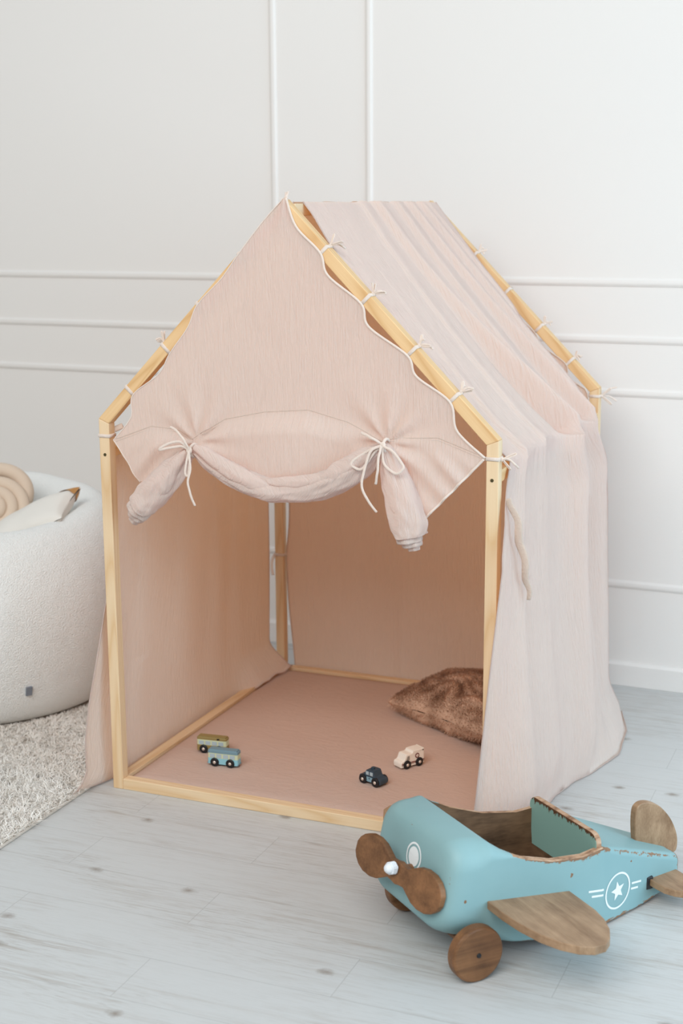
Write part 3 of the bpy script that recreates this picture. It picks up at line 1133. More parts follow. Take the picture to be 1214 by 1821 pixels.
rafter_ties([(0.386, 1.34), (0.279, 1.225), (0.201, 1.111), (0.099, 1.009)], T / 2, panel, True, (2,), 3)
rafter_ties([(0.587, 1.344), (0.683, 1.235), (0.791, 1.125), (0.889, 1.028)], T / 2, panel, False, (0, 1, 2, 3), 11)
for x0, z0, o, sd in ((T / 2, 0.906, (-1, 0.5, 0.1), 21), (W - T / 2, 0.907, (1, 0.2, -0.25), 23)):
    ps = [band(Vector((x0, T / 2, z0)), 0, T / 2, T / 2)]
    sgn = 1 if x0 > 0.5 else -1
    if sgn > 0:
        ps += small_bow(Vector((W + 0.004, 0.012, z0 - 0.001)), o, sd, 1.25)
    else:
        ps += small_bow(Vector((-0.003, T * 0.8, z0 + 0.004)), (-0.6, 1.0, 0.2), sd, 0.9)
        ps.append(tube_data([Vector((0.026, T, z0 + 0.012)), Vector((0.038, T + 0.004, z0 + 0.018)), Vector((0.047, T + 0.004, z0 + 0.022))], 0.007, 8, flat=0.4))
    v, f, u = merge(ps)
    mesh('tie', v, f, MUSLIN_TIE, panel, uv=u)
v, f, u = merge(small_bow(Vector((0.502, 0.006, 1.4635)), (0, 0.3, 1), 31, 0.15))
mesh('tie', v, f, MUSLIN_TIE, panel, uv=u)

# ---- back panel
BL = [(1.43, 0.497), (1.36, 0.425), (1.306, 0.372), (1.25, 0.325), (1.197, 0.283), (1.15, 0.245), (1.10, 0.188), (1.06, 0.162), (1.013, 0.095), (0.97, 0.085), (0.925, 0.030), (0.75, 0.055), (0.62, 0.047), (0.5, 0.045), (0.389, 0.034), (0.3, 0.036), (0.15, 0.040), (0.0, 0.050)]
bl = [(p.z, p.x) for p in spline([(x, 0, z) for z, x in BL], 8)][::-1]
YB = D - T - 0.006


def back_panel(s, t):
    z = lerp(1.432, 0.008, t)
    x0 = interp(bl, z)
    x = lerp(x0, 1 - x0, s)
    yb = lerp(YB, D - T * 0.5, sstep(0.88, 0.72, z))
    yb = lerp(yb, D + 0.006, sstep(0.30, 0.06, z))
    y = yb + 0.004 * nz(x * 3, z * 1.5, 50) + 0.0035 * math.sin(x * 11 + 0.6) * sstep(0.6, 0.05, z) * 0.6 + 0.007 * math.exp(-((x - 0.40 - 0.05 * z) / 0.012) ** 2) * sstep(0.45, 0.05, z)
    return Vector((x, max(y, D + 0.002) if z < 0.04 else y, z))


V, Fc = grid(110, 150, back_panel)
back = mesh('back_panel', V, Fc, MUSLIN, tent, uv=[(v.x, v.z) for v in V])
v, f, u = merge([tube_data([back_panel(s, j / 120) + Vector((0, -0.001, 0)) for j in range(121)], 0.0022, 6) for s in (0, 1)])
mesh('hem', v, f, MUSLIN_SEAM, back, uv=u)
rafter_ties([(0.63, 1.306), (0.717, 1.197), (0.814, 1.10), (0.908, 1.013)], D - T / 2, back, False, (0, 2, 3), 41)
for (x0, z0, o, sd) in ((W - T / 2, 0.925, (1, 0.1, -0.1), 51),):
    v, f, u = merge([band(Vector((x0, D - T / 2, z0)), 0, T / 2, T / 2)] + small_bow(Vector((W + 0.003, D - T / 2, z0)), o, sd, 1.5))
    mesh('tie', v, f, MUSLIN_TIE, back, uv=u)
strip = tube_data(spline([(0.002, D - T - 0.003, 0.389), (-0.008, D - T, 0.375), (-0.012, D - T, 0.35), (-0.008, D - T, 0.322)], 5), 0.005, 8, flat=0.4)
v, f, u = merge([band(Vector((T / 2, D - T / 2, 0.389)), 0, T / 2, T / 2), strip, tube_data([Vector((T, D - T * 0.6, 0.389)), Vector((0.037, D - T * 0.5, 0.389))], 0.003, 8)])
mesh('tie', v, f, MUSLIN_TIE, back, uv=u)

# ------------------------------------------------------------------ floor mat inside the tent
MX0, MX1, MY0, MY1, MZ = T + 0.002, W - T - 0.002, T + 0.002, D - T - 0.002, 0.019


def mat_fn(u, v):
    x, y = lerp(MX0, MX1, u), lerp(MY0, MY1, v)
    e = min(x - MX0, MX1 - x, y - MY0, MY1 - y)
    z = MZ + 0.004 * sstep(0, 0.03, e)
    z += 0.0016 * nz(x * 5, y * 5, 8) * sstep(0, 0.05, e)
    # ironing creases near the front
    z += 0.0012 * sstep(0.45, 0.05, y) * abs(nz(x * 9 + y * 14, y * 5 - x * 3, 12)) * sstep(0, 0.03, e)
    return Vector((x, y, z))


V, Fc = grid(120, 120, mat_fn)
nb = len(V)
# skirt down to the floor so that the mat is a solid pad
edge = [i for i in range(121)] + [j * 121 + 120 for j in range(1, 121)] + [120 * 121 + i for i in range(119, -1, -1)] + [j * 121 for j in range(119, 0, -1)]
for i in edge:
    p = V[i]
    V.append(Vector((p.x, p.y, 0.0005)))
m_ = len(edge)
for k in range(m_):
    Fc.append((edge[k], nb + k, nb + (k + 1) % m_, edge[(k + 1) % m_]))
Fc.append(tuple(nb + k for k in range(m_)))
mt = mesh('play_mat', V, Fc, MAT)
tag(mt, 'dusty pink cotton mat filling the floor inside the tent', 'play mat')

# ------------------------------------------------------------------ toy airplane
PO = Vector((1.0, -0.443, 0))
plane = empty('toy_airplane', PO, math.atan2(-0.652, 0.757))
tag(plane, 'ride-on toy airplane of chipped pale teal wood with brown wings and propeller', 'toy airplane')
PM = wmat(plane)

HW = [(-0.07, 0.150), (0.05, 0.150), (0.332, 0.122), (0.60, 0.050)]
ZT = PAINT_PROFILE
ZB = [(-0.07, 0.085), (0.0, 0.063), (0.10, 0.038), (0.22, 0.010), (0.30, 0.003), (0.40, 0.002), (0.49, 0.004), (0.60, 0.022)]


def hw(u):
    return interp(HW, u)


def section(u, sc=1.0, n=11):
    """rounded rectangle ring at station u"""
    w, zt, zb = hw(u), interp(ZT, u), interp(ZB, u)
    nose = 1 - sstep(0.0, 0.12, u)
    rtop = lerp(lerp(0.0035, 0.016, sstep(0.33, 0.37, u)), 0.050, nose)
    rbot = lerp(0.006, 0.055, nose)
    zc = (zt + zb) / 2
    hh = (zt - zb) / 2
    pts = []
    for (sx, sz, r) in ((1, 1, rtop), (-1, 1, rtop), (-1, -1, rbot), (1, -1, rbot)):
        cx_, cz_ = sx * (w - r), sz * (hh - r)
        a0 = {(1, 1): 0, (-1, 1): 90, (-1, -1): 180, (1, -1): 270}[(sx, sz)]
        for k in range(n):
            a = math.radians(a0 + 90 * k / (n - 1))
            pts.append((cx_ + r * math.cos(a), cz_ + r * math.sin(a)))
    out = []
    for x, z in pts:
        # tapering of the nose: scale about the centre, slanting face, arched hood
        zz = zc + z * sc
        xx = x * sc
        uu = u + max(0, 0.055 - u) / 0.115 * 0.22 * (zz - 0.09) * (1 if u < 0.0 else sstep(0.055, 0.0, u))
        if u < 0.06 and z > 0:
            zz += 0.008 * (1 - (x / w) ** 2) * sstep(0.065, 0.03, u)
        out.append((xx, uu, zz))
    return out


st = [(-0.0685, 0.30), (-0.068, 0.62), (-0.066, 0.78), (-0.062, 0.865), (-0.055, 0.92), (-0.045, 0.96), (-0.03, 0.987), (-0.01, 1.0)]
st += [(u, 1.0) for u in [0.01, 0.03, 0.045, 0.052, 0.06, 0.07, 0.08, 0.09, 0.10, 0.11, 0.125, 0.14, 0.16, 0.18, 0.2, 0.22, 0.25, 0.28, 0.30, 0.32, 0.332, 0.345, 0.36, 0.40, 0.44, 0.48, 0.52, 0.56, 0.575]]
st += [(0.585, 0.97), (0.591, 0.90), (0.594, 0.75)]
V, Fc = [], []
for u, sc in st:
    V += section(u, sc)
nn = 44
for j in range(len(st) - 1):
    for k in range(nn):
        Fc.append((j * nn + k, j * nn + (k + 1) % nn, (j + 1) * nn + (k + 1) % nn, (j + 1) * nn + k))
Fc.append(tuple(range(nn - 1, -1, -1)))
Fc.append(tuple((len(st) - 1) * nn + k for k in range(nn)))
body = mesh('fuselage', V, Fc, [PAINT, WOOD_IN, RIM], plane, world=PM)
# cut the cockpit
CW = 0.013
bm = bmesh.new()
cs = [(0.060, 0.0), (0.10, 0.0), (0.16, 0.0), (0.22, 0.0), (0.28, 0.0), (0.318, 0.0)]
ringsT, ringsB = [], []
for i, (u, _) in enumerate(cs):
    w = hw(u) - CW
    zb = interp(ZB, u) + 0.014
    ringsT.append([bm.verts.new((s_ * (w - (0.02 if i == 0 else 0)), u - (0.012 if i == 0 else 0.0), 0.32)) for s_ in (1, -1)])
    ringsB.append([bm.verts.new((s_ * (w - (0.02 if i == 0 else 0)), u + (0.004 if i == 0 else 0.0), zb)) for s_ in (1, -1)])
for i in range(len(cs) - 1):
    a, b, c, d = ringsT[i], ringsT[i + 1], ringsB[i], ringsB[i + 1]
    bm.faces.new((a[0], a[1], b[1], b[0]))
    bm.faces.new((c[0], d[0], d[1], c[1]))
    bm.faces.new((a[0], b[0], d[0], c[0]))
    bm.faces.new((a[1], c[1], d[1], b[1]))
bm.faces.new((ringsT[0][0], ringsB[0][0], ringsB[0][1], ringsT[0][1]))
bm.faces.new((ringsT[-1][0], ringsT[-1][1], ringsB[-1][1], ringsB[-1][0]))
bmesh.ops.recalc_face_normals(bm, faces=bm.faces)
cut = bmobj('cut', bm, WOOD_IN, world=PM)
md = body.modifiers.new('cockpit', 'BOOLEAN')
md.operation = 'DIFFERENCE'
md.solver = 'EXACT'
md.object = cut
dg = bpy.context.evaluated_depsgraph_get()
nm = bpy.data.meshes.new_from_object(body.evaluated_get(dg))
body.modifiers.clear()
body.data = nm
nm.name = 'fuselage'
bpy.data.objects.remove(cut, do_unlink=True)
if len(nm.materials) < 3:
    nm.materials.clear()
    for m in (PAINT, WOOD_IN, RIM):
        nm.materials.append(m)
for p in nm.polygons:
    c = p.center
    u, w, z = c.y, abs(c.x), c.z
    ins = 0.045 < u < 0.3195 and w < hw(u) - CW + 0.0006 and z > interp(ZB, u) + 0.0135 and z < interp(ZT, u) + 0.02
    if ins and not (p.normal.z > 0.6 and z > interp(ZT, u) - 0.006):
        p.material_index = 1
        p.use_smooth = False
    elif 0.10 < u < 0.336 and z > interp(ZT, u) - 0.0035 and p.normal.z > 0.25:
        p.material_index = 2
        p.use_smooth = False
    else:
        p.material_index = 0
        p.use_smooth = len(p.vertices) < 30
# sharp edges between sides
try:
    nm.set_sharp_from_angle(angle=math.radians(38))
except Exception:
    pass

# seat back panel: rounded-top board
sb = []
for k in range(9):
    a = math.radians(90 * k / 8)
    sb.append((0.097 + 0.022 * math.cos(a), 0.183 + 0.022 * math.sin(a)))
poly = [(0.1085, 0.095)] + sb + [(-x, z) for x, z in sb[::-1]] + [(-0.1085, 0.095)]
seat = bmobj('seat_back', prism(poly, 'y', 0.3175, 0.331, 0.0025, 2), [SEATPAINT, RIM], plane, world=PM)
for p in seat.data.polygons:
    if abs(p.normal.y) < 0.5 and p.center.z > 0.1:
        p.material_index = 1

# propeller
PC = Vector((0.020, -0.080, 0.172))
pv = []
NPR = 64
for k in range(NPR):
    a = 2 * math.pi * k / NPR
    # two-lobed outline
    c, s_ = math.cos(a), math.sin(a)
    r = 0.020 + 0.088 * abs(c) ** 1.4 * (1 - 0.10 * abs(s_))
    pv.append((r * c, r * s_ * (0.95 if abs(c) < 0.3 else 1.0)))
# build from a cleaner analytic outline: half width along the blade
outl = []
prof = [(0.0, 0.0235), (0.010, 0.0205), (0.020, 0.0195), (0.030, 0.0270), (0.044, 0.0370), (0.060, 0.0415), (0.078, 0.0400), (0.092, 0.0325), (0.101, 0.0220), (0.106, 0.0100)]
prof = [(x * 1.17, h) for x, h in prof]
up_ = [(x, h) for x, h in prof]
outl = [(x, h) for x, h in up_] + [(x, -h) for x, h in up_[::-1]] + [(-x, -h) for x, h in up_[1:]] + [(-x, h) for x, h in up_[::-1][:-1]]
bmp = prism(outl, 'y', -0.0075, 0.0075, 0.0022, 2)
PXA = Vector((0.24, 0.052, -0.030)).normalized()
PZA = Vector((0.0, 0.20, 0.98))
PZA = (PZA - PXA * PZA.dot(PXA)).normalized()
PYA = PZA.cross(PXA)
MP = PM @ Matrix.Translation(PC) @ Matrix((PXA, PYA, PZA)).transposed().to_4x4()
prop = bmobj('propeller', bmp, WOOD_DARK, plane, world=MP)
bm = bmesh.new()
bmesh.ops.create_cone(bm, cap_ends=True, segments=6, radius1=0.0145, radius2=0.0138, depth=0.014)
bmesh.ops.bevel(bm, geom=bm.edges[:], offset=0.0018, segments=2, affect='EDGES')
bmesh.ops.create_uvsphere(bm, u_segments=14, v_segments=8, radius=0.0108, matrix=Matrix.Translation((0, 0, 0.006)))
MB = MP @ Matrix.Translation((-0.008, -0.0165, 0.008)) @ Matrix.Rotation(math.pi / 2, 4, 'X')
tag(bmobj('hub_bolt', bm, BOLTWHITE, prop, smooth=False, world=MB), 'white painted hub bolt')
bm = bmesh.new()
bmesh.ops.create_cone(bm, cap_ends=True, segments=20, radius1=0.0125, radius2=0.0125, depth=0.03)
bmobj('spacer', bm, WOOD_DARK, prop, world=MP @ Matrix.Translation((0, 0.018, 0.002)) @ Matrix.Rotation(math.pi / 2, 4, 'X'))


# wings
def wing(sgn):
    zt = lambda u: 0.143 - 0.17 * (u - 0.037)
    w0 = 0.13
    P = [(w0, 0.040), (0.20, 0.040), (0.25, 0.045), (0.30, 0.058), (0.335, 0.078), (0.357, 0.105), (0.364, 0.135), (0.356, 0.165), (0.335, 0.190), (0.30, 0.216), (0.26, 0.234), (0.22, 0.243), (w0, 0.246)]
    bm = prism([(sgn * w, u) for w, u in P], 'z', -0.0085, 0.0085, 0.0016, 2)
    for v in bm.verts:
        v.co.z += zt(v.co.y) - 0.0085
    return bmobj('wing', bm, WOOD_WING, plane, world=PM)


wing(1)
wing(-1)


# wheels with axle pin
def wheel(sgn):
    R, th = 0.0555, 0.026
    pf = [(0.0, -th / 2), (R - 0.005, -th / 2), (R - 0.0015, -th / 2 + 0.0015), (R, -th / 2 + 0.005), (R, th / 2 - 0.005), (R - 0.0015, th / 2 - 0.0015), (R - 0.005, th / 2), (0.0, th / 2)]
    V, Fc = lathe(pf, 48)
    M = PM @ Matrix.Translation((0.172 if sgn > 0 else -0.132, 0.0 if sgn > 0 else 0.030, R + 0.0005)) @ Matrix.Rotation(math.pi / 2, 4, 'Y')
    o = mesh('wheel', V, Fc, WOOD_DARK, plane, smooth=False, world=M)
    bm = bmesh.new()
    bmesh.ops.create_cone(bm, cap_ends=True, segments=14, radius1=0.0052, radius2=0.004, depth=0.003)
    bmesh.ops.create_cone(bm, cap_ends=True, segments=10, radius1=0.0022, radius2=0.0018, depth=0.005)
    bmobj('axle_pin', bm, DARKMETAL, o, world=M @ Matrix.Translation((0, 0, sgn * (th / 2 + 0.001))))


wheel(1)
wheel(-1)
bm = bmesh.new()
bmesh.ops.create_cone(bm, cap_ends=True, segments=14, radius1=0.007, radius2=0.007, depth=0.28)
bmobj('axle', bm, WOOD_DARK, plane, world=PM @ Matrix.Translation((0.02, 0, 0.056)) @ Matrix.Rotation(math.pi / 2, 4, 'Y'))

# tail fin and tailplane
fp = spline([(0.507, 0.095), (0.502, 0.14), (0.503, 0.176), (0.512, 0.189), (0.526, 0.192), (0.545, 0.188), (0.57, 0.174), (0.598, 0.143), (0.616, 0.108), (0.621, 0.082), (0.617, 0.062), (0.60, 0.060)], 4)
bmf = prism([(p.x, p.y) for p in fp], 'x', -0.0085, 0.0085, 0.0022, 2)
bmobj('tail_fin', bmf, WOOD_WING, plane, world=PM)
tp = [(0.050, 0.487), (0.096, 0.487), (0.125, 0.490), (0.145, 0.502), (0.158, 0.520), (0.160, 0.540), (0.152, 0.558), (0.130, 0.574), (0.09, 0.580), (-0.09, 0.580), (-0.130, 0.574), (-0.152, 0.558), (-0.160, 0.540), (-0.158, 0.520), (-0.145, 0.502), (-0.125, 0.490), (-0.096, 0.487), (-0.05, 0.487)]
bmt = prism(tp, 'z', -0.0075, 0.0075, 0.002, 2)
for v in bmt.verts:
    v.co.z += 0.049 - 0.10 * (v.co.y - 0.49)
bmobj('tailplane', bmt, WOOD_WING, plane, world=PM)
tag(bmobj('bracket', boxbm(0.066, 0.0835, 0.478, 0.496, 0.034, 0.062, 0.002), DARKMETAL, plane, world=PM), 'black metal bracket at the tail slot')


# side emblem, painted: ring, star, four stripes
def decal(polys, eps, near=1):
    V, Fc = [], []
    for ring in polys:
        o = len(V)
        for (u, z) in ring:
            V.append((near * (hw(u) + eps), u, z))
        Fc.append(tuple(range(o, o + len(ring))))
    return V, Fc


def annulus(c, r0, r1, n=48):
    out = []
    for k in range(n):
        a, b = 2 * math.pi * k / n, 2 * math.pi * (k + 1) / n
        out.append([(c[0] + r0 * math.cos(a), c[1] + r0 * math.sin(a)), (c[0] + r1 * math.cos(a), c[1] + r1 * math.sin(a)),
                    (c[0] + r1 * math.cos(b), c[1] + r1 * math.sin(b)), (c[0] + r0 * math.cos(b), c[1] + r0 * math.sin(b))])
    return out


EC = (0.383, 0.0665)


def rot2(p, a):
    return (p[0] * math.cos(a) - p[1] * math.sin(a), p[0] * math.sin(a) + p[1] * math.cos(a))


polys = annulus(EC, 0.0355, 0.0395)
star = []
for k in range(10):
    r = 0.0215 if k % 2 == 0 else 0.0095
    a = math.pi / 2 + math.pi * k / 5 + 0.15
    star.append((EC[0] + r * math.cos(a), EC[1] + r * math.sin(a)))
for k in range(10):
    polys.append([EC, star[k], star[(k + 1) % 10]])
for (u0, u1, dz) in ((-0.0865, -0.045, 0.0105), (-0.078, -0.046, -0.001), (0.045, 0.076, 0.008), (0.043, 0.066, -0.004)):
    sl_ = -0.16
    n = 6
    for k in range(n):
        a, b = lerp(u0, u1, k / n), lerp(u0, u1, (k + 1) / n)
        polys.append([(EC[0] + a, EC[1] + dz + sl_ * a - 0.0022), (EC[0] + b, EC[1] + dz + sl_ * b - 0.0022), (EC[0] + b, EC[1] + dz + sl_ * b + 0.0022), (EC[0] + a, EC[1] + dz + sl_ * a + 0.0022)])
V, Fc = decal(polys, 0.0006)
tag(mesh('star_emblem', V, Fc, WHITEPAINT, body, smooth=False, world=PM), 'white painted star in a ring with side stripes')
# ring emblem painted on the nose behind the propeller, wrapped on the nose surface
bpy.context.view_layer.update()


def nose_hit(x, z):
    o = Vector((x, -0.3, z))
    best = None
    for p in ():
        pass
    return o


from mathutils.bvhtree import BVHTree
bmb = bmesh.new()
bmb.from_mesh(nm)
tree = BVHTree.FromBMesh(bmb)


def on_nose(x, z):
    h = tree.ray_cast(Vector((x, -0.3, z)), Vector((0, 1, 0)))
    return h[0] + Vector((0, -0.0007, 0)) if h[0] is not None else Vector((x, -0.05, z))


V, Fc = [], []
NC = (0.014, 0.196)
for (r0, r1) in ((0.0, 0.019), (0.0235, 0.0275)):
    n = 48
    for k in range(n):
        o = len(V)
        a, b = 2 * math.pi * k / n, 2 * math.pi * (k + 1) / n
        if r0 == 0:
            for (r, t) in ((0, a), (r1, a), (r1, b)):
                V.append(on_nose(NC[0] + r * math.cos(t), NC[1] + r * math.sin(t)))
            Fc.append((o, o + 1, o + 2))
        else:
            for (r, t) in ((r0, a), (r1, a), (r1, b), (r0, b)):
                V.append(on_nose(NC[0] + r * math.cos(t), NC[1] + r * math.sin(t)))
            Fc.append((o, o + 1, o + 2, o + 3))
tag(mesh('nose_emblem', V, Fc, WHITEPAINT, body, smooth=False, world=PM), 'white painted disc and ring on the nose')
bmb.free()

# ------------------------------------------------------------------ toy cars


def car_wheels(root, M, spots, r, th):
    for (x, y) in spots:
        V, Fc = lathe([(0.0, -th / 2), (r * 0.85, -th / 2), (r, -th / 2 + 0.001), (r, th / 2 - 0.001), (r * 0.85, th / 2), (0.0, th / 2)], 24)
        Mw = M @ Matrix.Translation((x, y, r)) @ Matrix.Rotation(math.pi / 2, 4, 'X')
        w = mesh('wheel', V, Fc, BLACK, root, smooth=False, world=Mw)
        bm = bmesh.new()
        bmesh.ops.create_uvsphere(bm, u_segments=12, v_segments=8, radius=r * 0.38)
        for v in bm.verts:
            v.co.z *= 0.5
        sg = 1 if y < 0 else -1
        bmobj('hub_pin', bm, STEEL, w, smooth=True, world=Mw @ Matrix.Translation((0, 0, sg * th / 2)))


def stripe_box(x0, x1, y, z0, z1, d=0.0006):
    return boxbm(x0, x1, y - d, y + d, z0, z1)


def bus(loc, rz, body_m, top_m, roof_m, name_label, trim_lines):
    L, Wd, Ht, z0 = 0.084, 0.026, 0.044, 0.006
    root = empty('toy_bus', loc, rz)
    tag(root, name_label, 'toy bus')
    M = wmat(root)
    n = 8

    def shell(za, zb, inset, rtop):
        poly = []
        for (sx, sy) in ((1, 1), (-1, 1), (-1, -1), (1, -1)):
            a0 = {(1, 1): 0, (-1, 1): 90, (-1, -1): 180, (1, -1): 270}[(sx, sy)]
            r = 0.005
            for k in range(n):
                a = math.radians(a0 + 90 * k / (n - 1))
                poly.append((sx * (L / 2 - r - inset) + r * math.cos(a), sy * (Wd / 2 - r - inset) + r * math.sin(a)))
        bm = prism(poly, 'z', za, zb)
        if rtop:
            es = [e for e in bm.edges if all(v.co.z > zb - 1e-6 for v in e.verts)]
            bmesh.ops.bevel(bm, geom=es, offset=rtop, segments=3, affect='EDGES')
        return bm
    bmobj('lower_body', shell(z0, z0 + 0.016, 0, 0), body_m, root, world=M)
    ub = bmobj('upper_body', shell(z0 + 0.016, z0 + 0.031, 0.0002, 0), top_m, root, world=M)
    bmobj('roof', shell(z0 + 0.031, z0 + 0.039, 0.0, 0.0035), roof_m, root, world=M)
    for sgn in (-1, 1):
        for k in range(4):
            x0 = -L / 2 + 0.007 + k * 0.0185
            bmobj('window', stripe_box(x0, x0 + 0.0135, sgn * Wd / 2, z0 + 0.0175, z0 + 0.0275), C_WINDOW, root, world=M)
    if trim_lines:
        bmobj('drip_rail', shell(z0 + 0.0297, z0 + 0.0312, -0.0004, 0), C_ROOFBLUE, root, world=M)
        bmobj('bumper', boxbm(-L / 2 - 0.0012, L / 2 + 0.0012, -Wd / 2 + 0.001, Wd / 2 - 0.001, z0, z0 + 0.003, 0.0008), C_ROOFBLUE, root, world=M)
    else:
        bmobj('destination_plate', stripe_box(L / 2 - 0.026, L / 2 - 0.019, -Wd / 2, z0 + 0.0325, z0 + 0.0365), BLACK, root, world=M)
    car_wheels(root, M, [(-0.0215, -Wd / 2 - 0.0005), (0.0215, -Wd / 2 - 0.0005), (-0.0215, Wd / 2 + 0.0005), (0.0215, Wd / 2 + 0.0005)], 0.0115, 0.0065)
    return root


MATZ = 0.0235
bus((0.221, 0.188, MATZ), math.radians(5), C_SKY, C_PALEGREEN, C_ROOFBLUE, 'small wooden toy bus in sky blue with slate roof, in front of an olive bus', True)
bus((0.150, 0.262, MATZ), math.radians(6), C_OLIVE, C_PALEGREEN, C_OLIVE, 'small wooden toy bus in olive brown and pale green, behind a blue bus', False)

# police style sedan: stepped side profile extruded across
root = empty('toy_car', (0.625, 0.218, MATZ), math.radians(-20))
tag(root, 'small navy blue wooden toy car with a rooftop beacon on the pink mat', 'toy car')
M = wmat(root)
pf = spline([(-0.034, 0.006), (-0.035, 0.015), (-0.032, 0.021), (-0.022, 0.023), (-0.018, 0.026), (-0.012, 0.036), (-0.008, 0.038), (0.008, 0.038), (0.012, 0.036), (0.017, 0.025), (0.022, 0.0225), (0.032, 0.0205), (0.035, 0.015), (0.034, 0.006)], 3)
bmobj('body', prism([(p.x, p.y) for p in pf], 'y', -0.0155, 0.0155, 0.0016, 2), C_NAVY, root, world=M)
for sg in (-1, 1):
    bmobj('window', stripe_box(-0.0115, -0.002, sg * 0.0157, 0.0255, 0.0345), C_WINDOW, root, world=M)
    bmobj('window', stripe_box(0.0015, 0.011, sg * 0.0157, 0.0255, 0.0345), C_WINDOW, root, world=M)
    bmobj('door_panel', stripe_box(-0.0095, 0.0095, sg * 0.0157, 0.0085, 0.0205), C_LTBLUE, root, world=M)
    bmobj('door_badge', stripe_box(-0.002, 0.002, sg * 0.0161, 0.0155, 0.0185), C_NAVY, root, world=M)
bmobj('beacon', prism([(-0.006, 0.037), (-0.006, 0.042), (-0.004, 0.0435), (0.001, 0.0435), (0.003, 0.042), (0.003, 0.037)], 'y', -0.004, 0.004, 0.001, 2), C_NAVY, root, world=M)
car_wheels(root, M, [(-0.0205, -0.0163), (0.0205, -0.0163), (-0.0205, 0.0163), (0.0205, 0.0163)], 0.0118, 0.007)

# ambulance van
root = empty('toy_ambulance', (0.668, 0.362, MATZ), math.radians(58))
tag(root, 'small white wooden toy ambulance with a round cross badge beside the cushion', 'toy ambulance')
M = wmat(root)
pf = spline([(-0.038, 0.005), (-0.0385, 0.016), (-0.035, 0.021), (-0.028, 0.0235), (-0.022, 0.036), (-0.018, 0.0385), (-0.004, 0.0385), (0.000, 0.041), (0.004, 0.0445), (0.034, 0.0445), (0.037, 0.041), (0.0375, 0.005)], 3)
bmobj('body', prism([(p.x, p.y) for p in pf], 'y', -0.016, 0.016, 0.0016, 2), C_WHITE, root, world=M)
for sg in (-1, 1):
    bmobj('window', prism([(-0.022, 0.0225), (-0.011, 0.0225), (-0.011, 0.0335), (-0.0175, 0.0335)], 'y', sg * 0.016 - 0.0006, sg * 0.016 + 0.0006), C_GREYWIN, root, world=M)
    bmobj('stripe', stripe_box(-0.036, 0.037, sg * 0.0162, 0.0145, 0.0165), C_RED, root, world=M)
    bmobj('stripe', stripe_box(-0.036, 0.037, sg * 0.0162, 0.0115, 0.0128), C_RED, root, world=M)
    bm = bmesh.new()
    bmesh.ops.create_cone(bm, cap_ends=True, segments=24, radius1=0.0068, radius2=0.0068, depth=0.001)
    bd = bmobj('badge', bm, C_RED, root, world=M @ Matrix.Translation((0.014, sg * 0.0162, 0.0295)) @ Matrix.Rotation(math.pi / 2, 4, 'X'))
    bm = bmesh.new()
    for a, b in ((0.0085, 0.0032), (0.0032, 0.0085)):
        r_ = bmesh.ops.create_cube(bm, size=1.0)
        for v in r_['verts']:
            v.co = Vector((v.co.x * a, v.co.y * b, v.co.z * 0.0016))
    bmobj('cross', bm, C_WHITE, bd, world=M @ Matrix.Translation((0.014, sg * 0.0162, 0.0295)) @ Matrix.Rotation(math.pi / 2, 4, 'X'))
    bmobj('marker_lamp', stripe_box(0.0315, 0.0345, sg * 0.0162, 0.0395, 0.0425), BLACK, root, world=M)
car_wheels(root, M, [(-0.0195, -0.0165), (0.0205, -0.0165), (-0.0195, 0.0165), (0.0205, 0.0165)], 0.0115, 0.0065)


# ------------------------------------------------------------------ blades (shag pile, fur)
def blades(pts, L, wid, lean, rnd, segs=2, tone=None):
    """pts: (pos, normal, dir) -> crossed little curved strips"""
    V, Fc, A = [], [], []
    for (p, n, d) in pts:
        l = L * (0.65 + 0.7 * rnd.random())
        t = d.normalized()
        s = n.cross(t).normalized()
        w = wid * (0.7 + 0.6 * rnd.random())
        k = lean * (0.5 + rnd.random())
        tn = tone(p, rnd) if tone else rnd.random()
        o = len(V)
        for j in range(segs + 1):
            q = j / segs
            c = p + n * l * (q * (1 - 0.35 * k * q)) + t * l * k * q * q
            ww = w * (1 - 0.75 * q)
            if j < segs:
                V.append(c - s * ww); V.append(c + s * ww)
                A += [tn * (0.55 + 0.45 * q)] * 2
            else:
                V.append(c)
                A.append(tn)
        for j in range(segs - 1):
            Fc.append((o + 2 * j, o + 2 * j + 1, o + 2 * j + 3, o + 2 * j + 2))
        j = segs - 1
        Fc.append((o + 2 * j, o + 2 * j + 1, o + 2 * j + 2))
    return V, Fc, A


# ------------------------------------------------------------------ fur cushion in the tent
CU = Vector((0.735, 0.720, 0.080))
cu = empty('fur_cushion', (CU.x, CU.y, MATZ))
tag(cu, 'brown faux fur cushion lying in the right corner of the tent', 'cushion')
CM = Matrix.Translation(CU) @ Matrix.Rotation(math.radians(-33), 4, 'Z') @ Matrix.Rotation(math.radians(4), 4, 'X') @ Matrix.Rotation(math.radians(-4), 4, 'Y')
CA, CB, CT = 0.215, 0.145, 0.075


def pil(u, v, sg, a=CA, b=CB, th=CT, pw=0.42):
    x, y = 2 * u - 1, 2 * v - 1
    ed = max(0.0, (1 - x * x)) * max(0.0, (1 - y * y))
    h = th * ed ** pw
    pinch = 1 - 0.09 * (1 - abs(x * y))
    kx = 1 - 0.07 * (1 - y * y) * 0 + 0.0
    X = a * x * (1 - 0.07 * (1 - (abs(y)) ** 2) * abs(x) ** 3)
    Y = b * y * (1 - 0.07 * (1 - (abs(x)) ** 2) * abs(y) ** 3)
    return Vector((X, Y, sg * h))


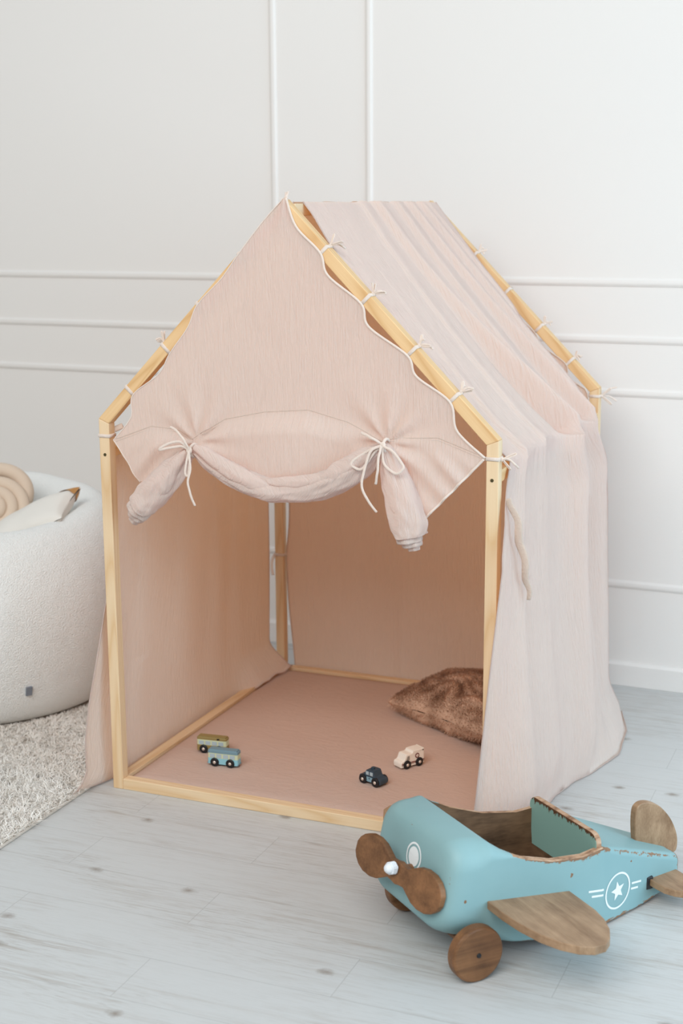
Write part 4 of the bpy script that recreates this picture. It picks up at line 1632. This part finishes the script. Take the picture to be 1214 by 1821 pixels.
def cushion_data(a, b, th, pw, bumps, n=64):
    V, Fc = [], []
    for sg in (1, -1):
        o = len(V)
        for j in range(n + 1):
            for i in range(n + 1):
                p = pil(i / n, j / n, sg, a, b, th, pw)
                if bumps:
                    p.z += bumps(p, sg)
                V.append(p)
        for j in range(n):
            for i in range(n):
                q = (o + j * (n + 1) + i, o + j * (n + 1) + i + 1, o + (j + 1) * (n + 1) + i + 1, o + (j + 1) * (n + 1) + i)
                Fc.append(q if sg > 0 else q[::-1])
    return V, Fc


def fur_bump(p, sg):
    q = nz(p.x * 16, p.y * 40 + 2 * nz(p.x * 9, p.y * 9, 3), 6)
    ed = (1 - (p.x / CA) ** 2) * (1 - (p.y / CB) ** 2)
    return sg * 0.013 * q * max(0.0, min(1.0, ed * 3))


V, Fc = cushion_data(CA, CB, CT, 0.40, fur_bump)
rnd = random.Random(5)
pad = mesh('cushion_pad', V, Fc, FUR, cu, world=CM, attr=[min(1, max(0, 0.45 + 0.9 * nz(p.x * 16, p.y * 40 + 2 * nz(p.x * 9, p.y * 9, 3), 6))) for p in V])
pts = []
me = pad.data
for p in me.polygons:
    for _ in range(4 if p.normal.z > -0.3 else 2):
        vs = [me.vertices[i].co for i in p.vertices]
        a, b = rnd.random(), rnd.random()
        q = vs[0].lerp(vs[1], a).lerp(vs[3].lerp(vs[2], a), b)
        n = p.normal.copy()
        if n.length < 0.1:
            continue
        d = Vector((0.5 + rnd.random() * 0.4, -1 + rnd.random() * 0.8, -0.2 + rnd.random() * 0.4))
        d = d - n * d.dot(n)
        if d.length < 0.01:
            continue
        pts.append((q, n, d))
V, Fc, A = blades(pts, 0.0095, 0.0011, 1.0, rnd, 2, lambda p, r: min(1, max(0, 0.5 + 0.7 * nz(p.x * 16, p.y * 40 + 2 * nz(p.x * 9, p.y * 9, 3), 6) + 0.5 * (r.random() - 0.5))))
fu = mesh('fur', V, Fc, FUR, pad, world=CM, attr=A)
tag(fu, kind='stuff')

# ------------------------------------------------------------------ pouf chair
PC0 = Vector((-0.775, 0.53, 0.012))
pouf = empty('pouf_armchair', PC0)
tag(pouf, 'round cream boucle pouf chair standing on the shaggy rug', 'pouf chair')
pfl = spline([(0.0, 0, 0.0), (0.30, 0, 0.0), (0.385, 0, 0.006), (0.425, 0, 0.05), (0.452, 0, 0.14), (0.468, 0, 0.25), (0.466, 0, 0.36), (0.448, 0, 0.46), (0.418, 0, 0.535), (0.375, 0, 0.580), (0.325, 0, 0.585), (0.285, 0, 0.555), (0.262, 0, 0.50), (0.245, 0, 0.44), (0.20, 0, 0.40), (0.10, 0, 0.385), (0.0, 0, 0.38)], 5)
PP = [(max(0.0, p.x), p.z) for p in pfl]
V, Fc = lathe(PP, 120, lambda th, t, r, z: 1 + 0.012 * nz(math.cos(th) * 1.6, math.sin(th) * 1.6, z * 3))
V2 = []
for (x, y, z) in V:
    th = math.atan2(y, x)
    # the back of the rim stands a little higher than the front
    k = sstep(0.25, 0.6, z)
    V2.append((x, y, z + k * (0.034 * (y / 0.45) - 0.022 * (x / 0.45) - 0.012 + 0.012 * nz(math.cos(th) * 2, math.sin(th) * 2, 4))))
seatpad = mesh('body', V2, Fc, BOUCLE, pouf, world=Matrix.Translation(PC0))
# small grey fabric label on the lower front
th = math.atan2(0.235 - PC0.y, -0.40 - PC0.x)
th = -0.66
rr0 = 0.4425
lab = []
Vl = []
for j, zz in enumerate((0.098, 0.125)):
    for i in (-1, 0, 1):
        a = th + i * 0.019
        r = 0.441 + (zz - 0.098) * 0.35 + 0.005
        Vl.append((r * math.cos(a), r * math.sin(a), zz))
for j, zz in enumerate((0.098, 0.125)):
    for i in (-1, 0, 1):
        a = th + i * 0.019
        r = 0.441 + (zz - 0.098) * 0.35 - 0.006
        Vl.append((r * math.cos(a), r * math.sin(a), zz))
Fl = [(0, 1, 4, 3), (1, 2, 5, 4), (6, 9, 10, 7), (7, 10, 11, 8), (0, 3, 9, 6), (2, 8, 11, 5), (3, 4, 10, 9), (4, 5, 11, 10), (0, 6, 7, 1), (1, 7, 8, 2)]
tag(mesh('fabric_label', Vl, Fl, LABELGREY, seatpad, smooth=False, world=Matrix.Translation(PC0)), 'small grey sewn label')

# cream pillow with a tan leather corner, tucked behind the front rim
PQ = Vector((-0.612, 0.530, 0.516))
ax = Vector((0.165, 0.02, 0.088)).normalized()
nrm_ = Vector((-0.42, -0.36, 0.83))
nrm_ = (nrm_ - ax * nrm_.dot(ax)).normalized()
ay = nrm_.cross(ax)
PLM = Matrix.Translation(PQ) @ Matrix((ax, ay, nrm_)).transposed().to_4x4()
plw_ = empty('cream_pillow', (PQ.x, PQ.y, 0.42))
tag(plw_, 'cream linen pillow with a tan leather corner lying in the pouf chair', 'pillow')
PA, PB_ = 0.185, 0.095
V, Fc = cushion_data(PA, PB_, 0.050, 0.42, lambda p, sg: sg * 0.004 * nz(p.x * 14, p.y * 14, 2), 48)
cov = mesh('pillow_cover', V, Fc, CREAM, plw_, world=PLM)
V3, F3 = [], []
for f in Fc:
    if all((V[i].x / PA + V[i].y / PB_) > 1.50 for i in f):
        o = len(V3)
        for i in f:
            q = V[i].copy()
            s_ = 1 if q.z >= 0 else -1
            V3.append(Vector((q.x + 0.0035, q.y + 0.0035, q.z + s_ * 0.0015)))
        F3.append(tuple(range(o, o + len(f))))
tag(mesh('leather_corner', V3, F3, LEATHER, cov, world=PLM), 'tan leather corner')

# knotted cushion: a coiled tube
KC = Vector((-0.745, 0.59, 0.560))
kn = empty('knot_cushion', (KC.x, KC.y, 0.42))
tag(kn, 'beige knotted coil cushion at the left edge in the pouf chair', 'cushion')
kn_n = Vector((0.42, -0.80, 0.42)).normalized()
kx = Vector((0, 0, 1)).cross(kn_n).normalized()
ky = kn_n.cross(kx)
sp_ = []
for k in range(110):
    a = k / 109 * 2 * math.pi * 2.6
    r = 0.012 + 0.0335 * a / (2 * math.pi)
    sp_.append(KC + kx * math.cos(-a + 1.0) * r + ky * math.sin(-a + 1.0) * r + kn_n * (0.026 - 0.012 * a / (2 * math.pi)))
a1 = tube_data(sp_, lambda t, th: 0.0205 * (1 if t < 0.97 else 0.7), 18, ref=kn_n)
lp = [KC + kx * (math.cos(t) * 0.085 + 0.004) + ky * (math.sin(t) * 0.075 + 0.050) - kn_n * 0.030 for t in [2 * math.pi * k / 60 for k in range(60)]]
a2 = tube_data(lp, 0.023, 18, ref=kn_n, closed=True)
lp = [KC + kx * (math.cos(t) * 0.07 - 0.05) + ky * (math.sin(t) * 0.08 - 0.02) - kn_n * 0.042 for t in [2 * math.pi * k / 60 for k in range(60)]]
a3 = tube_data(lp, 0.024, 18, ref=kn_n, closed=True)
v, f, u = merge([a1, a2, a3])
mesh('coil', v, f, BEIGE, kn)

# ------------------------------------------------------------------ shaggy rug
rug = empty('shag_rug', (-0.9, 0.1, 0))
tag(rug, 'cream shaggy rug on the whitewashed floor left of the tent', 'rug')
RX0, RX1, RY0, RY1 = -2.2, -0.052, -0.95, 1.05
bmr = boxbm(RX0, RX1, RY0, RY1, 0.0005, 0.008, 0.002)
bmobj('backing', bmr, RUGBASE, rug)
rnd = random.Random(9)
pts = []
step = 0.0060
y = -0.80
while y < 1.03:
    x = -0.95 if y < 0.3 else -0.62
    while x < RX1 - 0.002:
        dens = 1
        xx, yy = x + (rnd.random() - 0.5) * step, y + (rnd.random() - 0.5) * step
        # visible area, and not under the chair
        if math.hypot(xx - PC0.x, yy - PC0.y) > 0.395:
            a0 = 6.3 * nz(xx * 45, yy * 45, 1) + rnd.random() * 3.5
            for q in range(4):
                a = a0 + (rnd.random() - 0.5) * 1.5
                n = Vector(((rnd.random() - 0.5) * 0.7, (rnd.random() - 0.5) * 0.7, 1)).normalized()
                pts.append((Vector((xx + (rnd.random() - 0.5) * 0.004, yy + (rnd.random() - 0.5) * 0.004, 0.007)), n, Vector((math.cos(a), math.sin(a), 0))))
        x += step
    y += step
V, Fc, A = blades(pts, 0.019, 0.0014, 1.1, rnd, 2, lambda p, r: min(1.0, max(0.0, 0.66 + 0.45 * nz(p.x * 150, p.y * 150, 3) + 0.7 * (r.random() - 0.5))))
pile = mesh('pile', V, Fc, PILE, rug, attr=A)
tag(pile, kind='stuff')
